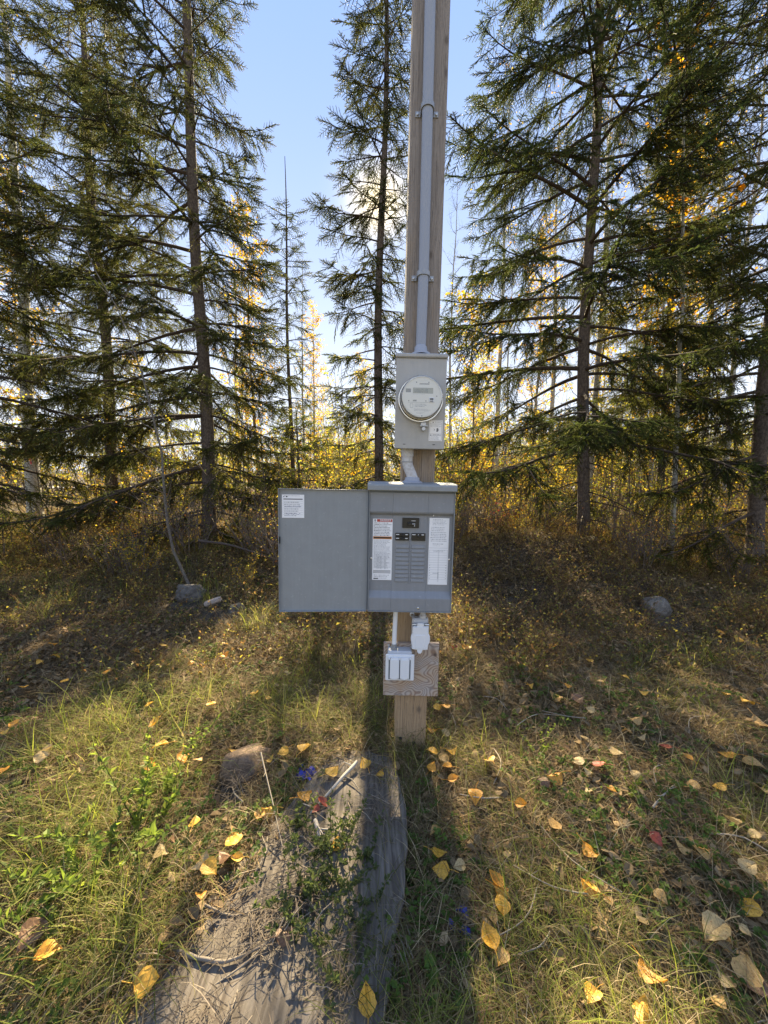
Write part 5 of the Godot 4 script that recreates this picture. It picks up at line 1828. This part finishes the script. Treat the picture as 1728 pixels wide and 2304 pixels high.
func stones() -> void:
	R.seed = 707
	var put := func(seed_: int, x: float, z: float, size: Vector3, sink: float, m: String, label: String, turn: float) -> void:
		single("rock", stone_mesh(seed_, size), M[m], label, "rock", Transform3D(Basis(Vector3.UP, turn), on_land(x, z, size.y * sink)))
	put.call(21, -1.88, -3.62, Vector3(0.135, 0.12, 0.11), 0.45, "grey stone", "grey boulder at the foot of the leaning sapling", 0.3)
	put.call(22, -0.60, -1.55, Vector3(0.115, 0.075, 0.085), 0.2, "pinkish stone", "pinkish brown rock half sunk in grass left of the plywood sheet", 0.7)
	put.call(23, -1.34, -3.40, Vector3(0.085, 0.07, 0.07), 0.3, "grey stone", "small grey stone under the open door's lower left corner", 1.2)
	put.call(24, 2.42, -3.32, Vector3(0.145, 0.12, 0.11), 0.4, "pale stone", "pale whitish rock on the slope at right", 0.9)
	put.call(25, 2.72, -5.0, Vector3(0.15, 0.11, 0.12), 0.5, "pale stone", "pale rock behind the mound by the big spruce's foot", 2.2)
	put.call(26, -1.10, -1.33, Vector3(0.05, 0.03, 0.04), 0.3, "pale stone", "palm-sized pale stone by the bright weeds on the left", 0.4)
	var s := Soup.new()
	s.box(Vector3.ZERO, Vector3(0.15, 0.045, 0.06), 0.01)
	single("wood_chunk", s.mesh(), M["board plywood"], "broken chunk of pale wood between the two grey stones", "wood chunk", Transform3D(Basis(Vector3(0, 0, 1), 0.30) * Basis(Vector3(0, 1, 0), 0.3), on_land(-1.57, -3.42, 0.07)))
	# scraps of blue plastic in the grass
	for q in [[-0.325, -1.47, "dark blue plastic scrap beside the top of the plywood sheet"], [0.215, -0.955, "faded blue plastic scrap in the grass right of the plywood sheet"]]:
		s = Soup.new()
		for i in 7:
			for k in 5:
				var f := func(u: float, v: float) -> Vector3: return Vector3((u - 3.5) * 0.012, 0.012 * sin(u * 1.3 + v) + 0.008 * cos(v * 1.7 - u * 0.6), (v - 2.5) * 0.013)
				s.tri(f.call(i, k), f.call(i, k + 1), f.call(i + 1, k + 1))
				s.tri(f.call(i, k), f.call(i + 1, k + 1), f.call(i + 1, k))
		single("plastic_scrap", s.mesh(), M["blue plastic"], q[2], "plastic scrap", turned(on_land(q[0], q[1], 0.03), 1.0))


# ---------- fallen aspen leaves, each lying where it fell ----------
func aspen_leaf(seed_: int, cup: float, roll: float) -> ArrayMesh:
	R.seed = seed_
	var s := Soup.new()
	var rows := 9
	var edge := PackedFloat32Array([0.0, 0.27, 0.405, 0.455, 0.45, 0.40, 0.32, 0.22, 0.11, 0.0])
	var wave := rf(0, TAU)
	var at := func(i: int, k: float) -> Vector3:
		var f := float(i) / rows
		var w: float = edge[i] * (1.0 + 0.05 * sin(i * 2.7 + seed_ + k * 2.0))
		return Vector3(k * w * (1.0 - 0.25 * absf(cup)), cup * absf(k) * w * 0.7 + roll * (f - 0.4) * (f - 0.4) + 0.03 * sin(f * 7.0 + k * 3.0 + wave), f - 0.5)
	var uv := func(i: int, k: float) -> Vector2: return Vector2(0.5 + k * edge[i], float(i) / rows)
	for i in rows:
		for k in [-1.0, -0.5, 0.0, 0.5]:
			s.tri(at.call(i, k), at.call(i + 1, k), at.call(i + 1, k + 0.5), Color.WHITE, uv.call(i, k), uv.call(i + 1, k), uv.call(i + 1, k + 0.5))
			s.tri(at.call(i, k), at.call(i + 1, k + 0.5), at.call(i, k + 0.5), Color.WHITE, uv.call(i, k), uv.call(i + 1, k + 0.5), uv.call(i, k + 0.5))
	var b: Vector3 = at.call(0, 0.0)
	s.tube(PackedVector3Array([b + Vector3(0, 0.01, 0.04), b + Vector3(0.05, 0.05, -0.22), b + Vector3(0.14, 0.02, -0.5)]), PackedFloat32Array([0.02, 0.016, 0.022]), 4, Color.WHITE)
	for v in s.v.size():
		s.v[v] += Vector3(0, 0.02, 0)
	return s.mesh()


const ORDER := ["nearest", "second", "third", "fourth", "fifth", "sixth", "seventh", "eighth", "ninth", "tenth", "eleventh", "twelfth", "thirteenth", "fourteenth", "fifteenth", "sixteenth"]


func place_word(x: float, z: float) -> String:
	if Geometry2D.is_point_in_polygon(Vector2(x, z), BOARD): return "on the plywood sheet"
	if z < -2.9: return "on the ground behind the panel" if absf(x) < 0.9 else "on the slope far right" if x > 0 else "under the trees on the left"
	if x < -1.25: return "on the dark bare ground far left"
	if x < -0.55: return "in the sunny grass on the left"
	if x < 0.03: return "in the grass left of the post"
	if x < 0.34: return "beside the foot of the post"
	if x < 0.75: return "in the sunlit grass right of the post"
	if x < 1.3: return "in the dim grass farther right"
	return "in the shade at the far right"


func fallen_leaves() -> void:
	var meshes := [aspen_leaf(806, 0.8, 0.7), aspen_leaf(807, -0.75, 0.6), aspen_leaf(808, 0.3, -0.6), aspen_leaf(801, 0.25, 0.25), aspen_leaf(802, -0.2, 0.1), aspen_leaf(803, 0.45, -0.2), aspen_leaf(804, 0.1, 0.5), aspen_leaf(805, -0.5, 0.35)]
	var sets := {
		y = [Vector3(-2.15, -2.40, 0.068), Vector3(-2.19, -2.33, 0.041), Vector3(-1.88, -2.15, 0.041), Vector3(-2.05, -2.07, 0.055), Vector3(-2.29, -2.75, 0.062), Vector3(-1.58, -2.63, 0.056), Vector3(-1.14, -2.64, 0.043), Vector3(-0.71, -2.00, 0.046), Vector3(-0.62, -1.95, 0.032), Vector3(-0.90, -1.89, 0.046), Vector3(-1.22, -1.88, 0.043), Vector3(-1.10, -1.74, 0.056), Vector3(-1.00, -1.60, 0.057), Vector3(-0.66, -1.59, 0.057), Vector3(-0.35, -1.58, 0.064), Vector3(-0.44, -1.56, 0.051), Vector3(-0.49, -1.53, 0.036), Vector3(-1.76, -1.67, 0.043), Vector3(-0.21, -1.45, 0.057), Vector3(-0.42, -1.27, 0.046), Vector3(-0.65, -1.20, 0.044), Vector3(-0.49, -1.14, 0.057), Vector3(-0.46, -1.08, 0.033), Vector3(-0.52, -1.03, 0.048), Vector3(-0.15, -1.15, 0.046), Vector3(-0.56, -0.79, 0.058), Vector3(-0.04, -0.77, 0.054), Vector3(-0.08, -1.49, 0.047), Vector3(-0.02, -1.44, 0.042), Vector3(1.18, -2.56, 0.056), Vector3(1.31, -2.34, 0.059), Vector3(0.83, -2.07, 0.047), Vector3(1.43, -2.00, 0.046), Vector3(0.45, -1.53, 0.056), Vector3(0.30, -1.58, 0.053), Vector3(0.21, -1.57, 0.056), Vector3(0.18, -1.14, 0.049), Vector3(0.18, -1.09, 0.053), Vector3(0.34, -0.99, 0.054), Vector3(0.28, -0.90, 0.056), Vector3(1.03, -0.96, 0.058), Vector3(0.49, -0.78, 0.046), Vector3(0.59, -0.75, 0.058), Vector3(1.32, -1.39, 0.045), Vector3(0.28, -1.89, 0.048), Vector3(0.59, -2.79, 0.070), Vector3(1.43, -2.16, 0.041), Vector3(1.91, -2.03, 0.052), Vector3(1.98, -1.98, 0.063), Vector3(2.64, -2.75, 0.085)],
		o = [Vector3(-1.71, -2.25, 0.050), Vector3(-2.28, -2.54, 0.051), Vector3(-1.71, -2.53, 0.064), Vector3(-1.04, -2.42, 0.069), Vector3(-1.22, -2.32, 0.050), Vector3(-0.86, -1.53, 0.052), Vector3(-0.97, -1.48, 0.053), Vector3(-1.78, -1.73, 0.045), Vector3(-1.51, -1.41, 0.041), Vector3(-0.30, -1.33, 0.057), Vector3(-0.52, -0.97, 0.033), Vector3(-0.84, -0.84, 0.052), Vector3(1.03, -2.04, 0.042), Vector3(0.68, -1.42, 0.063), Vector3(0.35, -1.35, 0.059), Vector3(0.26, -1.49, 0.044), Vector3(0.20, -1.48, 0.038), Vector3(0.28, -1.42, 0.042), Vector3(0.51, -1.30, 0.041), Vector3(0.67, -1.12, 0.053), Vector3(0.34, -1.05, 0.053), Vector3(0.35, -1.03, 0.048), Vector3(0.61, -1.02, 0.058), Vector3(0.66, -0.82, 0.079), Vector3(1.51, -1.57, 0.061), Vector3(1.31, -1.54, 0.040), Vector3(0.32, -1.90, 0.049), Vector3(0.23, -1.71, 0.050), Vector3(0.87, -1.35, 0.031), Vector3(0.86, -2.79, 0.063), Vector3(0.57, -2.51, 0.079), Vector3(2.62, -2.87, 0.085)],
		p = [Vector3(-0.59, -2.23, 0.042), Vector3(-0.57, -2.09, 0.037), Vector3(-1.43, -1.52, 0.049), Vector3(-1.42, -1.48, 0.048), Vector3(-0.70, -1.09, 0.045), Vector3(-0.56, -1.05, 0.051), Vector3(1.05, -1.84, 0.047), Vector3(1.19, -1.66, 0.048), Vector3(0.92, -1.65, 0.038), Vector3(1.01, -1.56, 0.051), Vector3(0.82, -1.51, 0.051), Vector3(0.83, -1.45, 0.036), Vector3(0.24, -1.10, 0.041), Vector3(0.71, -0.93, 0.037), Vector3(0.89, -0.91, 0.075), Vector3(0.97, -0.91, 0.028), Vector3(0.83, -0.81, 0.037), Vector3(1.13, -1.07, 0.047), Vector3(1.02, -1.44, 0.042), Vector3(1.48, -1.39, 0.064), Vector3(1.22, -1.22, 0.065), Vector3(1.25, -1.18, 0.039), Vector3(0.29, -1.69, 0.039), Vector3(0.78, -1.35, 0.027)],
		t = [Vector3(-0.79, -1.52, 0.037), Vector3(-0.44, -1.24, 0.043), Vector3(0.95, -2.19, 0.047), Vector3(0.93, -1.96, 0.060), Vector3(1.24, -2.09, 0.033), Vector3(1.24, -1.77, 0.052), Vector3(1.15, -1.70, 0.055), Vector3(0.26, -1.53, 0.050), Vector3(0.18, -1.22, 0.045), Vector3(0.59, -1.22, 0.058), Vector3(0.30, -0.86, 0.048), Vector3(0.90, -0.83, 0.063), Vector3(0.78, -0.77, 0.032), Vector3(1.02, -1.12, 0.052), Vector3(1.00, -1.01, 0.044), Vector3(1.21, -1.39, 0.050), Vector3(1.58, -1.52, 0.069), Vector3(1.85, -1.77, 0.068), Vector3(0.80, -0.99, 0.037), Vector3(0.97, -1.13, 0.045)],
		b = [Vector3(-0.69, -1.13, 0.038), Vector3(-0.50, -1.09, 0.051), Vector3(-0.26, -0.89, 0.043), Vector3(-0.92, -0.88, 0.085), Vector3(1.03, -1.93, 0.062), Vector3(0.63, -1.40, 0.046), Vector3(0.90, -0.80, 0.056)],
		r = [Vector3(-0.23, -1.30, 0.043), Vector3(-0.25, -1.28, 0.034), Vector3(0.89, -1.48, 0.063), Vector3(1.26, -1.60, 0.052), Vector3(0.90, -1.15, 0.046), Vector3(0.48, -2.53, 0.064)],
	}
	var colour := {y = "yellow", o = "orange", p = "pale", t = "tan", b = "brown", r = "reddish"}
	var material := {y = "yellow leaf", o = "orange leaf", p = "pale leaf", t = "tan leaf", b = "brown leaf", r = "red leaf"}
	var order := ORDER
	R.seed = 900
	for key in sets:
		var at_place := {}
		for q: Vector3 in sets[key]:
			at_place.get_or_add(place_word(q.x, q.y), []).append(q)
		for where in at_place:
			var list: Array = at_place[where]
			list.sort_custom(func(a, b): return a.y > b.y)
			for i in list.size():
				var q: Vector3 = list[i]
				var label: String
				if list.size() == 1:
					label = "only %s fallen leaf %s" % [colour[key], where]
				elif i == list.size() - 1 and i > 0:
					label = "farthest of the %s fallen leaves %s" % [colour[key], where]
				else:
					label = "%s of the %s fallen leaves %s" % [order[i] if i == 0 else order[i] + " nearest", colour[key], where]
				var tilt := Basis(Vector3(1, 0, 0), rf(-0.4, 0.5)) * Basis(Vector3(0, 0, 1), rf(-0.4, 0.4))
				var b := Basis(Vector3.UP, rf(0, TAU)) * tilt
				var size := minf(q.z, 0.068) * rf(1.0, 1.22)
				single("fallen_leaf", meshes[R.randi() % 8], M[material[key]], label, "leaf", Transform3D(b.scaled_local(Vector3(size, size, size)), on_land(q.x, q.y, (0.08 if q.x < -0.5 else 0.06) if free_spot(q.x, q.y) else 0.06)), "fallen aspen leaves")
